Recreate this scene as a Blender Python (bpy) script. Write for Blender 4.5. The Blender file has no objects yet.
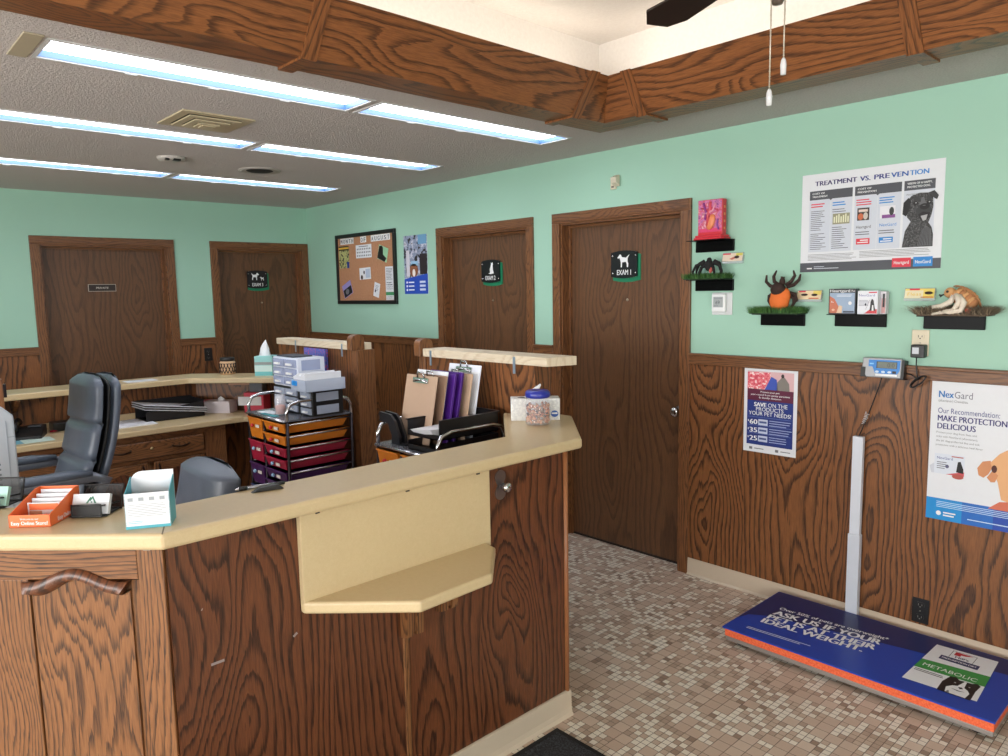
# A veterinary clinic reception seen across the counter
LP_COVE, LP_WIN, LP_SIDE, LP_TUBE, EXPO = 4.0, 205, 135, 9.0, 0.0
CAMF = 734.432
CAMR = (2.391409, -0.118211, -0.018720)
CAML = (6.49654, -3.50844, 1.62240)
import bpy, bmesh, math, random
from mathutils import Matrix, Vector, Euler
random.seed(7)
C = bpy.context.scene.collection
D = bpy.data
PI = math.pi

# ---------------------------------------------------------------- materials
def lin(c):
    return tuple(((x/255)/12.92 if x/255 <= .04045 else ((x/255+.055)/1.055)**2.4) for x in c) + (1,)

class NT:
    """small helper for node trees"""
    def __init__(s, m):
        s.t = m.node_tree; s.n = s.t.nodes; s.l = s.t.links
    def node(s, kind, **kw):
        n = s.n.new(kind)
        for k, v in kw.items(): setattr(n, k, v)
        return n
    def put(s, sock, v):
        if isinstance(v, bpy.types.NodeSocket): s.l.new(v, sock)
        elif v is not None: sock.default_value = v
    def math(s, op, a, b=None, c=None):
        n = s.node('ShaderNodeMath', operation=op)
        for i, v in enumerate((a, b, c)): s.put(n.inputs[i], v)
        return n.outputs[0]
    def comb(s, x, y, z=0.0):
        n = s.node('ShaderNodeCombineXYZ')
        for i, v in enumerate((x, y, z)): s.put(n.inputs[i], v)
        return n.outputs[0]
    def sep(s, v):
        n = s.node('ShaderNodeSeparateXYZ'); s.put(n.inputs[0], v); return n.outputs
    def noise(s, vec, scale=1.0, detail=2.0, rough=.5, out=0):
        n = s.node('ShaderNodeTexNoise'); s.put(n.inputs['Vector'], vec)
        n.inputs['Scale'].default_value = scale; n.inputs['Detail'].default_value = detail
        n.inputs['Roughness'].default_value = rough
        return n.outputs[out]
    def white(s, vec, color=False):
        n = s.node('ShaderNodeTexWhiteNoise', noise_dimensions='3D'); s.put(n.inputs['Vector'], vec)
        return n.outputs['Color' if color else 'Value']
    def ramp(s, fac, stops, interp='LINEAR'):
        n = s.node('ShaderNodeValToRGB'); r = n.color_ramp; r.interpolation = interp
        while len(r.elements) < len(stops): r.elements.new(.5)
        for e, (p, c) in zip(r.elements, stops):
            e.position = p; e.color = c if len(c) == 4 else lin(c)
        s.put(n.inputs[0], fac); return n.outputs[0]
    def mix(s, f, a, b, mode='MIX'):
        n = s.node('ShaderNodeMix', data_type='RGBA', blend_type=mode)
        s.put(n.inputs[0], f); s.put(n.inputs[6], a); s.put(n.inputs[7], b)
        return n.outputs[2]
    def bump(s, h, strength=.3, dist=.01):
        n = s.node('ShaderNodeBump'); n.inputs['Strength'].default_value = strength
        n.inputs['Distance'].default_value = dist; s.put(n.inputs['Height'], h)
        return n.outputs[0]

def base_mat(name):
    m = D.materials.new(name); m.use_nodes = True
    t = NT(m); b = t.n['Principled BSDF']
    return m, t, b

_mats = {}
def M(rgb, rough=.5, metal=0.0, spec=.5, name=None, coat=0.0):
    key = (tuple(rgb), rough, metal, spec, coat)
    if key not in _mats:
        m, t, b = base_mat(name or 'paint_%d_%d_%d' % tuple(rgb))
        nz = t.noise(t.node('ShaderNodeTexCoord').outputs['Object'], 40, 3)
        t.put(b.inputs['Base Color'], t.mix(t.math('MULTIPLY', nz, .12), lin(rgb), lin([x*.8 for x in rgb])))
        b.inputs['Roughness'].default_value = rough; b.inputs['Metallic'].default_value = metal
        b.inputs['Specular IOR Level'].default_value = spec; b.inputs['Coat Weight'].default_value = coat
        _mats[key] = m
    return _mats[key]

def glow(name, rgb, strength):
    m, t, b = base_mat(name)
    b.inputs['Base Color'].default_value = lin(rgb)
    b.inputs['Emission Color'].default_value = lin(rgb); b.inputs['Emission Strength'].default_value = strength
    return m

def glass(name, rgb=(240, 245, 245), alpha=.22, rough=.05):
    m, t, b = base_mat(name)
    b.inputs['Base Color'].default_value = lin(rgb); b.inputs['Roughness'].default_value = rough
    b.inputs['Alpha'].default_value = alpha
    return m

def wood(name, light, mid, dark, rough=.38, ring=58.0, period=.42, contrast=1.0, wav=1.0, streak=.55):
    """flat sawn oak: growth rings cut lengthwise give cathedral arches; uv is in metres, v along the grain"""
    m, t, b = base_mat(name)
    uv = t.sep(t.node('ShaderNodeUVMap').outputs[0])
    rnd = t.node('ShaderNodeObjectInfo').outputs['Random']
    u = t.math('ADD', uv[0], t.math('MULTIPLY', rnd, 13.7)); v = t.math('ADD', uv[1], t.math('MULTIPLY', rnd, 29.3))
    cell = t.math('FLOOR', t.math('DIVIDE', u, period))
    wn = t.sep(t.white(t.comb(cell, 3.3, 1.7), True))
    c = t.math('MULTIPLY', t.math('SUBTRACT', t.math('SUBTRACT', t.math('DIVIDE', u, period), cell), t.math('ADD', .25, t.math('MULTIPLY', wn[0], .5))), period)
    vo = t.math('ADD', v, t.math('MULTIPLY', wn[1], 5.0))
    big = t.math('SUBTRACT', t.noise(t.comb(t.math('MULTIPLY', u, 3.0), t.math('MULTIPLY', vo, .9), wn[2]), 1.0, 2), .5)
    med = t.math('SUBTRACT', t.noise(t.comb(t.math('MULTIPLY', u, 34), t.math('MULTIPLY', vo, 2.6), wn[2]), 1.0, 3, .6), .5)
    depth = t.math('MULTIPLY', t.math('SINE', t.math('ADD', t.math('MULTIPLY', vo, 2.3*wav), t.math('MULTIPLY', big, 5.0))), .15)
    depth = t.math('ADD', depth, t.math('MULTIPLY', t.math('SINE', t.math('MULTIPLY', vo, 9.1)), .012))
    r = t.math('SQRT', t.math('ADD', t.math('MULTIPLY', c, c), t.math('ADD', t.math('MULTIPLY', depth, depth), .0004)))
    r = t.math('ADD', r, t.math('ADD', t.math('MULTIPLY', big, .05), t.math('MULTIPLY', med, .020)))
    pores = t.noise(t.comb(t.math('MULTIPLY', u, 330), t.math('MULTIPLY', v, 16), 0.0), 1.0, 2, .6)
    pores2 = t.noise(t.comb(t.math('MULTIPLY', u, 140), t.math('MULTIPLY', v, 5), 4.0), 1.0, 3, .65)
    r = t.math('ADD', r, t.math('MULTIPLY', t.math('SUBTRACT', pores2, .5), .013))
    f = t.math('FRACT', t.math('MULTIPLY', r, ring))
    ringval = t.ramp(f, [(0, (0, 0, 0, 1)), (.5, (.08, .08, .08, 1)), (.82, (1, 1, 1, 1)), (.93, (.95, .95, .95, 1)), (1, (0, 0, 0, 1))])
    rv = t.math('MULTIPLY', ringval, contrast)
    fine = t.ramp(pores, [(.42, (0, 0, 0, 1)), (.62, (1, 1, 1, 1))])
    col = t.mix(pores2, lin(light), lin(mid))
    col = t.mix(t.math('MULTIPLY', rv, t.math('ADD', .7, t.math('MULTIPLY', fine, .3))), col, lin(dark))
    col = t.mix(t.math('MULTIPLY', fine, streak*.5), col, lin(dark))
    tone = t.noise(t.comb(t.math('MULTIPLY', u, 1.6), t.math('MULTIPLY', v, .4), cell), 1.0, 2)
    col = t.mix(t.math('MULTIPLY', tone, .35), col, lin([x*.62 for x in mid]))
    t.put(b.inputs['Base Color'], col)
    b.inputs['Roughness'].default_value = rough
    t.put(b.inputs['Normal'], t.bump(t.math('SUBTRACT', 1.0, t.math('ADD', t.math('MULTIPLY', rv, .5), fine)), .08, .002))
    return m

OAK_WALL = wood('oak_wainscot', (158, 102, 58), (126, 78, 44), (36, 20, 13), .42, 44, .46, 1.0, .9)
OAK_TRIM = wood('oak_trim', (148, 98, 58), (118, 75, 44), (58, 34, 21), .4, 70, .3, .8, .5)
OAK_DOOR = wood('oak_door', (120, 82, 52), (98, 65, 41), (48, 30, 21), .42, 34, .4, .6, .6, .5)
OAK_FRONT = wood('oak_counter_front', (128, 76, 45), (98, 56, 35), (28, 15, 11), .33, 46, .5, .95, 1.0)
OAK_CAB_LIT = wood('oak_cabinet_lit', (156, 106, 64), (128, 82, 48), (42, 23, 15), .38, 92, .8, 1.0, .32)  # paler than the counter front: window light on the cabinet is put into the colour
OAK_BEAM = wood('oak_beam', (164, 104, 58), (132, 80, 44), (44, 23, 14), .4, 46, .3, .85, .8)
PINE = wood('raw_pine', (224, 212, 190), (214, 198, 172), (186, 160, 130), .6, 60, .25, .5, .5, .2)

# laminate worktop: beige with a faint mottle
LAM, _t, _b = base_mat('beige_laminate')
_o = _t.node('ShaderNodeTexCoord').outputs['Object']
_n1 = _t.noise(_o, 70, 5, .7); _n2 = _t.noise(_o, 350, 3, .7)
_t.put(_b.inputs['Base Color'], _t.mix(_t.math('ADD', _t.math('MULTIPLY', _n1, .5), _t.math('MULTIPLY', _n2, .5)), lin((212, 193, 156)), lin((186, 162, 121))))
_b.inputs['Roughness'].default_value = .32

# painted wall
MINT, _t, _b = base_mat('mint_wall_paint')
_o = _t.node('ShaderNodeTexCoord').outputs['Object']
_t.put(_b.inputs['Base Color'], _t.mix(_t.noise(_o, 3, 3), lin((160, 201, 181)), lin((156, 197, 178))))
_t.put(_b.inputs['Normal'], _t.bump(_t.noise(_o, 260, 3), .12, .002))
_b.inputs['Roughness'].default_value = .6

# stippled ceiling
CEIL, _t, _b = base_mat('stippled_ceiling')
_o = _t.node('ShaderNodeTexCoord').outputs['Object']
_n = _t.noise(_o, 85, 4, .7)
_t.put(_b.inputs['Base Color'], _t.mix(_t.noise(_o, 120, 3, .7), lin((226, 219, 216)), lin((176, 168, 166))))
_t.put(_b.inputs['Normal'], _t.bump(_n, .9, .012)); _b.inputs['Roughness'].default_value = .95
TRAYWHITE, _t, _b = base_mat('white_plaster')
_o = _t.node('ShaderNodeTexCoord').outputs['Object']
_t.put(_b.inputs['Base Color'], _t.mix(_t.noise(_o, 60, 4), lin((236, 232, 226)), lin((222, 216, 210))))
_t.put(_b.inputs['Normal'], _t.bump(_t.noise(_o, 70, 4, .7), .35, .008)); _b.inputs['Roughness'].default_value = .9

# mosaic floor: two inch tiles mixed with groups of four one inch tiles
FLOOR, _t, _b = base_mat('mosaic_floor')
_s = _t.sep(_t.node('ShaderNodeTexCoord').outputs['Object'])
SM = .0265
def _cells(k):
    gx = _t.math('DIVIDE', _s[0], k); gy = _t.math('DIVIDE', _s[1], k)
    fx = _t.math('FLOOR', gx); fy = _t.math('FLOOR', gy)
    ex = _t.math('ABSOLUTE', _t.math('SUBTRACT', _t.math('SUBTRACT', gx, fx), .5)); ey = _t.math('ABSOLUTE', _t.math('SUBTRACT', _t.math('SUBTRACT', gy, fy), .5))
    edge = _t.math('MULTIPLY', _t.math('SUBTRACT', .5, _t.math('MAXIMUM', ex, ey)), k)
    return fx, fy, edge
bx_, by_, be_ = _cells(SM*2); sx_, sy_, se_ = _cells(SM)
isbig = _t.math('LESS_THAN', _t.white(_t.comb(bx_, by_, 2.0)), .36)
bcol = _t.ramp(_t.white(_t.comb(bx_, by_, 5.0)), [(0, (208, 186, 168)), (.5, (198, 174, 156)), (1, (214, 194, 177))])
scol = _t.ramp(_t.white(_t.comb(sx_, sy_, 8.0)), [(0, (236, 228, 214)), (.44, (198, 176, 157)), (.72, (180, 157, 139)), (.88, (154, 131, 114)), (.92, (230, 222, 208))], 'CONSTANT')
tcol = _t.mix(isbig, scol, bcol)
edge = _t.math('ADD', _t.math('MULTIPLY', isbig, be_), _t.math('MULTIPLY', _t.math('SUBTRACT', 1.0, isbig), se_))
grout = _t.math('LESS_THAN', edge, .0011)
tcol = _t.mix(_t.math('MULTIPLY', _t.noise(_t.comb(_s[0], _s[1]), 300, 2), .25), tcol, lin((120, 98, 84)))
_t.put(_b.inputs['Base Color'], _t.mix(grout, tcol, lin((82, 66, 56))))
_t.put(_b.inputs['Normal'], _t.bump(_t.math('MINIMUM', edge, .002), .5, 1.0)); _b.inputs['Roughness'].default_value = .42

CORK, _t, _b = base_mat('cork')
_o = _t.node('ShaderNodeTexCoord').outputs['Object']
_t.put(_b.inputs['Base Color'], _t.ramp(_t.noise(_o, 180, 4, .8), [(.35, (150, 104, 74)), (.6, (188, 138, 104))])); _b.inputs['Roughness'].default_value = .9
FOAM, _t, _b = base_mat('orange_foam_edge')
_o = _t.node('ShaderNodeTexCoord').outputs['Object']
_t.put(_b.inputs['Base Color'], _t.ramp(_t.noise(_o, 120, 3, .8), [(.35, (214, 82, 48)), (.65, (240, 120, 76))])); _b.inputs['Roughness'].default_value = .9
RUBMAT, _t, _b = base_mat('black_loop_mat')
_o = _t.node('ShaderNodeTexCoord').outputs['Object']
_t.put(_b.inputs['Base Color'], _t.ramp(_t.noise(_o, 160, 3, .8), [(.45, (20, 20, 23)), (.7, (74, 76, 82))])); _b.inputs['Roughness'].default_value = .95
_t.put(_b.inputs['Normal'], _t.bump(_t.noise(_o, 160, 3, .8), .6, .01))
FURPIC, _t, _b = base_mat('printed_dog_fur')
_o = _t.node('ShaderNodeTexCoord').outputs['Object']
_t.put(_b.inputs['Base Color'], _t.ramp(_t.noise(_o, 170, 4, .7), [(.36, (16, 16, 18)), (.5, (44, 44, 46)), (.66, (104, 104, 106))]))
ANAT, _t, _b = base_mat('printed_heart_tissue')
_o = _t.node('ShaderNodeTexCoord').outputs['Object']
_t.put(_b.inputs['Base Color'], _t.ramp(_t.noise(_o, 45, 3, .6), [(.3, (120, 50, 120)), (.44, (206, 120, 170)), (.55, (196, 60, 90)), (.7, (232, 190, 200))]))
def photo(name, *stops, scale=30):
    m, t, b = base_mat(name)
    o = t.node('ShaderNodeTexCoord').outputs['Object']
    t.put(b.inputs['Base Color'], t.ramp(t.noise(o, scale, 3, .6), [(.3 + .4*i/(len(stops)-1), c) for i, c in enumerate(stops)], 'CONSTANT'))
    return m
def leather(name, rgb):
    m, t, b = base_mat(name)
    o = t.node('ShaderNodeTexCoord').outputs['Object']
    t.put(b.inputs['Base Color'], t.mix(t.noise(o, 9, 3), lin(rgb), lin([x*.8 for x in rgb])))
    t.put(b.inputs['Normal'], t.bump(t.noise(o, 220, 3), .12, .003)); b.inputs['Roughness'].default_value = .36
    return m
LEATHER = leather('blue_grey_leather', (100, 110, 126))
WHITE = M((232, 233, 235), .5); PAPER = M((224, 226, 232), .65); BLACK = M((18, 18, 20), .4); GLOSSBLK = M((8, 8, 9), .3, 0.0, .08)
CHROME = M((205, 205, 208), .18, 1.0); STEEL = M((150, 150, 154), .35, 1.0); DARKMETAL = M((48, 42, 46), .35, .8)
NAVY = M((30, 48, 110)); GREYPRINT = M((120, 122, 128), .6); GREY = M((84, 84, 92), .6)
VINYL = M((196, 180, 160), .45)
GLASS = glass('clear_glass'); ACRY = glass('clear_acrylic', (235, 240, 245), .3)

# ---------------------------------------------------------------- mesh builder
AX = {'x': 0, 'y': 1, 'z': 2}
class MB:
    def __init__(s, mat=None, T=None):
        s.v = []; s.f = []; s.m = []; s.uv = []; s.mats = []; s.T = T or Matrix(); s.mat = mat; s.sm = []
    def mi(s, m):
        m = m or s.mat
        if m not in s.mats: s.mats.append(m)
        return s.mats.index(m)
    def add(s, vs, fs, mat=None, grain='z', smooth=False, T=None):
        k = len(s.v); X = s.T @ T if T is not None else s.T
        vs = [Vector(p) for p in vs]
        s.v += [X @ p for p in vs]; i = s.mi(mat); g = AX[grain]
        for f in fs:
            n = Vector((0, 0, 0))
            for a in range(len(f)):
                p, q = vs[f[a]], vs[f[(a+1) % len(f)]]
                n += Vector(((p.y-q.y)*(p.z+q.z), (p.z-q.z)*(p.x+q.x), (p.x-q.x)*(p.y+q.y)))
            d = max(range(3), key=lambda j: abs(n[j]))
            o = [j for j in range(3) if j != d]
            if d == g: ju, jv = o
            else: jv = g; ju = [j for j in o if j != g][0]
            s.f.append([k+j for j in f]); s.m.append(i); s.sm.append(smooth)
            s.uv.append([(vs[j][ju] + .31*d, vs[j][jv]) for j in f])
        return s
    def box(s, x0, x1, y0, y1, z0, z1, mat=None, grain='z', T=None):
        vs = [(x, y, z) for z in (z0, z1) for y in (y0, y1) for x in (x0, x1)]
        return s.add(vs, [(0, 2, 3, 1), (4, 5, 7, 6), (0, 1, 5, 4), (2, 6, 7, 3), (0, 4, 6, 2), (1, 3, 7, 5)], mat, grain, T=T)
    def prism(s, pts, a0, a1, mat=None, axis='z', grain='z', T=None):
        # pts in the plane across `axis`, counter-clockwise as (first, second) of the other two axes
        n = len(pts); ax = AX[axis]; o = [j for j in range(3) if j != ax]
        area = sum(pts[i][0]*pts[(i+1) % n][1]-pts[(i+1) % n][0]*pts[i][1] for i in range(n))
        if (area < 0) != (axis == 'y'): pts = pts[::-1]
        vs = []
        for a in (a0, a1):
            for p in pts:
                q = [0, 0, 0]; q[ax] = a; q[o[0]] = p[0]; q[o[1]] = p[1]; vs.append(tuple(q))
        fs = [tuple(range(n))[::-1], tuple(range(n, 2*n))] + [(i, (i+1) % n, n+(i+1) % n, n+i) for i in range(n)]
        return s.add(vs, fs, mat, grain, T=T)
    def tube(s, path, r, mat=None, n=8, T=None, closed=False, flat=None):
        P = [Vector(p) for p in path]; vs = []; R = r if isinstance(r, (list, tuple)) else [r]*len(P); prev = None
        for i, p in enumerate(P):
            if closed: d = P[(i+1) % len(P)]-P[i-1]
            else: d = P[min(i+1, len(P)-1)]-P[max(i-1, 0)]
            d.normalize()
            if prev is None:
                up = Vector((0, 0, 1)) if abs(d.z) < .9 else Vector((1, 0, 0))
                a = d.cross(up).normalized()
            else:
                a = (prev - d*prev.dot(d)).normalized()
            prev = a; b = d.cross(a)
            for k in range(n):
                th = 2*PI*k/n
                vs.append(p + (a*math.cos(th) + b*math.sin(th)*(flat or 1))*R[i])
        m = len(P); fs = []
        for i in range(m if closed else m-1):
            for k in range(n):
                j = (i+1) % m
                fs.append((i*n+k, i*n+(k+1) % n, j*n+(k+1) % n, j*n+k))
        if not closed: fs += [tuple(range(n))[::-1], tuple(range((m-1)*n, m*n))]
        return s.add(vs, fs, mat, smooth=True, T=T)
    def lathe(s, prof, c=(0, 0, 0), mat=None, n=24, T=None, smooth=True):
        vs = []; fs = []
        for r, z in prof:
            for k in range(n):
                th = 2*PI*k/n; vs.append((c[0]+max(r, 1e-5)*math.cos(th), c[1]+max(r, 1e-5)*math.sin(th), c[2]+z))
        for i in range(len(prof)-1):
            for k in range(n): fs.append((i*n+k, i*n+(k+1) % n, (i+1)*n+(k+1) % n, (i+1)*n+k))
        fs += [tuple(range(n))[::-1], tuple(range((len(prof)-1)*n, len(prof)*n))]
        return s.add(vs, fs, mat, smooth=smooth, T=T)
    def ell(s, c, r, mat=None, rot=(0, 0, 0), n=16, T=None):
        X = Matrix.Translation(c) @ Euler(rot).to_matrix().to_4x4() @ Matrix.Diagonal((*r, 1))
        vs = [(0, 0, -1)]; h = n//2
        for i in range(1, h):
            ph = -PI/2+PI*i/h
            for k in range(n): vs.append((math.cos(ph)*math.cos(2*PI*k/n), math.cos(ph)*math.sin(2*PI*k/n), math.sin(ph)))
        vs.append((0, 0, 1)); L = len(vs)-1
        fs = [(0, 1+(k+1) % n, 1+k) for k in range(n)]
        for i in range(h-2):
            for k in range(n): fs.append((1+i*n+k, 1+i*n+(k+1) % n, 1+(i+1)*n+(k+1) % n, 1+(i+1)*n+k))
        fs += [(1+(h-2)*n+k, 1+(h-2)*n+(k+1) % n, L) for k in range(n)]
        vs = [X @ Vector(v) for v in vs]
        return s.add(vs, fs, mat, smooth=True, T=T)
    # flat prints: u right, v up, d out of the surface (used with T from plane())
    def rect(s, u0, u1, v0, v1, d=0.0005, mat=None):
        return s.add([(u0, v0, d), (u1, v0, d), (u1, v1, d), (u0, v1, d)], [(0, 1, 2, 3)], mat)
    def poly(s, pts, d=0.0005, mat=None):
        return s.add([(p[0], p[1], d) for p in pts], [tuple(range(len(pts)))], mat)
    def oval(s, c, r, d, mat, n=20):
        return s.poly([(c[0]+r[0]*math.cos(2*PI*k/n), c[1]+r[1]*math.sin(2*PI*k/n)) for k in range(n)], d, mat)
    def text(s, body, u, v, h, mat, d=.001, w=None, align='l', bold=0.0):
        vs, fs, (x0, x1, y0, y1) = text_mesh(body, 0.0)
        ky = h/CAP; bo = bold*1.3*ky; kx = ((w-2*bo)/(x1-x0)) if w else ky
        off = {'l': 0, 'c': -.5, 'r': -1}[align]*(x1-x0)*kx
        # heavier weights are struck three times, slightly apart
        for i, o_ in enumerate((0, -bo, bo) if bold else (0,)): s.add([(u+off+bo+o_+(p[0]-x0)*kx, v+p[1]*ky, d+.00004*i) for p in vs], fs, mat)
        return s
    def lines(s, u0, u1, v0, v1, n, mat, d=.001, ragged=.25, th=.4):
        # lines of print too small to read
        step = (v1-v0)/n
        for i in range(n):
            e = u1-(u1-u0)*ragged*random.random()
            s.rect(u0, e, v1-step*(i+.5)-step*th/2, v1-step*(i+.5)+step*th/2, d, mat)
        return s
    def build(s, name, parent=None, loc=None, bevel=0, sub=0, seg=2, rot=None, wn=False):
        me = D.meshes.new(name); o = D.objects.new(name, me); C.objects.link(o)
        org = Vector((0, 0, 0))
        if loc is not None: org = Vector(loc)
        elif parent is not None and parent.get('_w') is not None:
            r = parent
            while r.parent is not None: r = r.parent
            org = r.location
        vs = [v-org for v in s.v]
        me.from_pydata(vs, [], s.f)
        for m in s.mats: me.materials.append(m)
        me.polygons.foreach_set('material_index', s.m); me.polygons.foreach_set('use_smooth', s.sm)
        ul = me.uv_layers.new(name='UVMap'); k = 0
        for i, p in enumerate(me.polygons):
            for j, li in enumerate(p.loop_indices): ul.data[li].uv = s.uv[i][j]
        me.validate(); me.update()
        if parent is not None: o.parent = parent
        elif loc is not None: o.location = org
        if (parent is not None and parent.get('_w') is not None) or (parent is None and loc is not None): o['_w'] = 1
        if bevel:
            b = o.modifiers.new('bevel', 'BEVEL'); b.width = bevel; b.segments = seg; b.limit_method = 'ANGLE'; b.angle_limit = math.radians(40)
            b.harden_normals = False
        if sub:
            b = o.modifiers.new('subd', 'SUBSURF'); b.levels = sub; b.render_levels = sub
            me.polygons.foreach_set('use_smooth', [True]*len(me.polygons))
        return o

_tx = {}; CAP = .73
def text_mesh(body, bold=0.0):
    k = (body, bold)
    if k not in _tx:
        cu = D.curves.new('txt', 'FONT'); cu.body = body; cu.size = 1.0; cu.offset = bold; cu.resolution_u = 3
        o = D.objects.new('txt', cu); C.objects.link(o)
        dg = bpy.context.evaluated_depsgraph_get(); dg.update()
        me = o.evaluated_get(dg).to_mesh()
        vs = [(v.co.x, v.co.y) for v in me.vertices]; fs = [tuple(p.vertices) for p in me.polygons]
        # faces must look along +d
        out = []
        for f in fs:
            a = sum(vs[f[i]][0]*vs[f[(i+1) % len(f)]][1]-vs[f[(i+1) % len(f)]][0]*vs[f[i]][1] for i in range(len(f)))
            out.append(f if a > 0 else f[::-1])
        o.evaluated_get(dg).to_mesh_clear()
        D.objects.remove(o); D.curves.remove(cu)
        xs = [p[0] for p in vs]; ys = [p[1] for p in vs]
        _tx[k] = (vs, out, (min(xs), max(xs), min(ys), max(ys)))
    return _tx[k]

def plane(o, u, v):
    u = Vector(u).normalized(); v = Vector(v).normalized(); n = u.cross(v)
    T = Matrix((( u.x, v.x, n.x, o[0]), (u.y, v.y, n.y, o[1]), (u.z, v.z, n.z, o[2]), (0, 0, 0, 1)))
    return T
def onright(x, z, y=0.0): return plane((x, y, z), (1, 0, 0), (0, 0, 1))      # faces -y
def onback(y, z, x=0.0): return plane((x, y, z), (0, 1, 0), (0, 0, 1))       # faces +x

def tag(o, label=None, cat=None, group=None, kind=None):
    if label: o['label'] = label
    if cat: o['category'] = cat
    if group: o['group'] = group
    if kind: o['kind'] = kind
    return o
def thing(name, label, cat, loc=(0, 0, 0), rz=0.0, group=None, world=True):
    o = D.objects.new(name, None); C.objects.link(o); o.location = loc; o.rotation_euler = (0, 0, rz); o.empty_display_size = .05
    if world and not rz: o['_w'] = 1
    return tag(o, label, cat, group)
def finish():
    for o in D.objects:
        if '_w' in o: del o['_w']
def struct(mb, name, label=None, parent=None, **kw):
    o = mb.build(name, parent, **kw)
    if parent is None: tag(o, label, None, None, 'structure')
    return o
def copy_tree(o, parent=None):
    c = o.copy(); C.objects.link(c)
    if parent: c.parent = parent
    for ch in list(o.children): copy_tree(ch, c)
    return c
def cells(x0, x1, y0, y1, holes):
    xs = sorted({x0, x1, *[h[0] for h in holes], *[h[1] for h in holes]}); ys = sorted({y0, y1, *[h[2] for h in holes], *[h[3] for h in holes]})
    for a, b in zip(xs, xs[1:]):
        for c, d in zip(ys, ys[1:]):
            mx, my = (a+b)/2, (c+d)/2
            if mx < x0 or mx > x1 or my < y0 or my > y1: continue
            if not any(h[0] < mx < h[1] and h[2] < my < h[3] for h in holes): yield a, b, c, d
# ================================================================ THE ROOM
H = 2.434
XR, YF = 9.2, -7.0          # far ends of the room behind the camera
fixtures = [(x, y0) for x in (3.66, 2.55, 1.275) for y0 in (-2.885, -1.64)]
FX, FY = .105, 1.185
TX0, TX1, TY0, TY1 = 4.315, 7.2, -4.0, -.80     # inner edge of the beam ring (top)
struct(MB(FLOOR).box(-.14, XR, YF, .14, -.08, 0), 'floor', 'beige and brown mosaic tile floor', loc=(0, 0, 0))
b = MB(CEIL)
holes = [(x-FX, x+FX, y, y+FY) for x, y in fixtures] + [(4.10, TX1+.2, TY0-.2, -.60)]
for a in cells(0, XR, YF, 0, holes): b.box(a[0], a[1], a[2], a[3], H, H+.09)
struct(b, 'ceiling', 'grey stippled ceiling', loc=(0, 0, H))
# raised tray above the beams
b = MB(TRAYWHITE); x0, x1, y0, y1, zt = 4.10, TX1+.2, TY0-.2, -.60, 2.80
b.box(x0-.05, x1+.05, y0-.05, y1+.05, zt, zt+.05); b.box(x0-.05, x0, y0, y1, H+.09, zt); b.box(x1, x1+.05, y0, y1, H+.09, zt)
b.box(x0-.05, x1+.05, y0-.05, y0, H+.09, zt); b.box(x0-.05, x1+.05, y1, y1+.05, H+.09, zt)
struct(b, 'trim_1', 'white raised ceiling tray above the wooden beams', loc=(5.6, -2, zt))
# walls with door openings
DT = 2.037
dR = [(2.017, 3.047), (3.222, 4.247)]; dB = [(-2.289, -1.243), (-.939, -.004)]
b = MB(MINT)
for a in cells(0, XR, 0, H, [(d0+.063, d1-.063, 0, DT) for d0, d1 in dR]): b.box(a[0], a[1], 0, .14, a[2], a[3])
struct(b, 'wall_right', 'mint green wall with two exam room doors', loc=(0, 0, 0))
b = MB(MINT)
for a in cells(YF, .14, 0, H, [(d0+.063, min(d1-.063, -.067), 0, DT) for d0, d1 in dB]): b.box(-.14, 0, a[0], a[1], a[2], a[3])
struct(b, 'wall_back', 'mint green back wall behind the reception desk', loc=(0, 0, 0))
WIN = [(2.6, 4.6), (4.9, 6.9), (7.1, 8.7)]; WZ = (.75, 2.2)
b = MB(MINT)
for a in cells(0, XR, 0, H, [(w0, w1, WZ[0], WZ[1]) for w0, w1 in WIN]): b.box(a[0], a[1], YF-.14, YF, a[2], a[3])
struct(b, 'wall_front', 'mint green wall with the street windows', loc=(0, YF, 0))
b = MB(MINT)
for a in cells(YF, 0, 0, H, [(-5.2, -2.4, .5, 2.2)]): b.box(XR, XR+.14, a[0], a[1], a[2], a[3])
struct(b, 'wall_side', 'mint green wall with the shop window', loc=(XR, 0, 0))
PANE, _t, _b = base_mat('window_pane')
_b.inputs['Alpha'].default_value = .06; _b.inputs['Roughness'].default_value = .02
def window(name, T, w, h):
    f = MB(M((225, 225, 222), .4), T)
    t = .05
    f.box(0, w, 0, t, -.1, .02); f.box(0, w, h-t, h, -.1, .02); f.box(0, t, t, h-t, -.1, .02); f.box(w-t, w, t, h-t, -.1, .02); f.box(w/2-.02, w/2+.02, t, h-t, -.08, 0)
    o = struct(f, name, 'white framed street window', loc=T.translation)
    MB(PANE, T).box(t, w-t, t, h-t, -.06, -.05).build('pane', o)
for i, (w0, w1) in enumerate(WIN): window('window_%d' % (i+1), plane((w1, YF, WZ[0]), (-1, 0, 0), (0, 0, 1)), w1-w0, WZ[1]-WZ[0])
window('window_4', plane((XR, -5.2, .5), (0, 1, 0), (0, 0, 1)), 2.8, 1.7)

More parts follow.
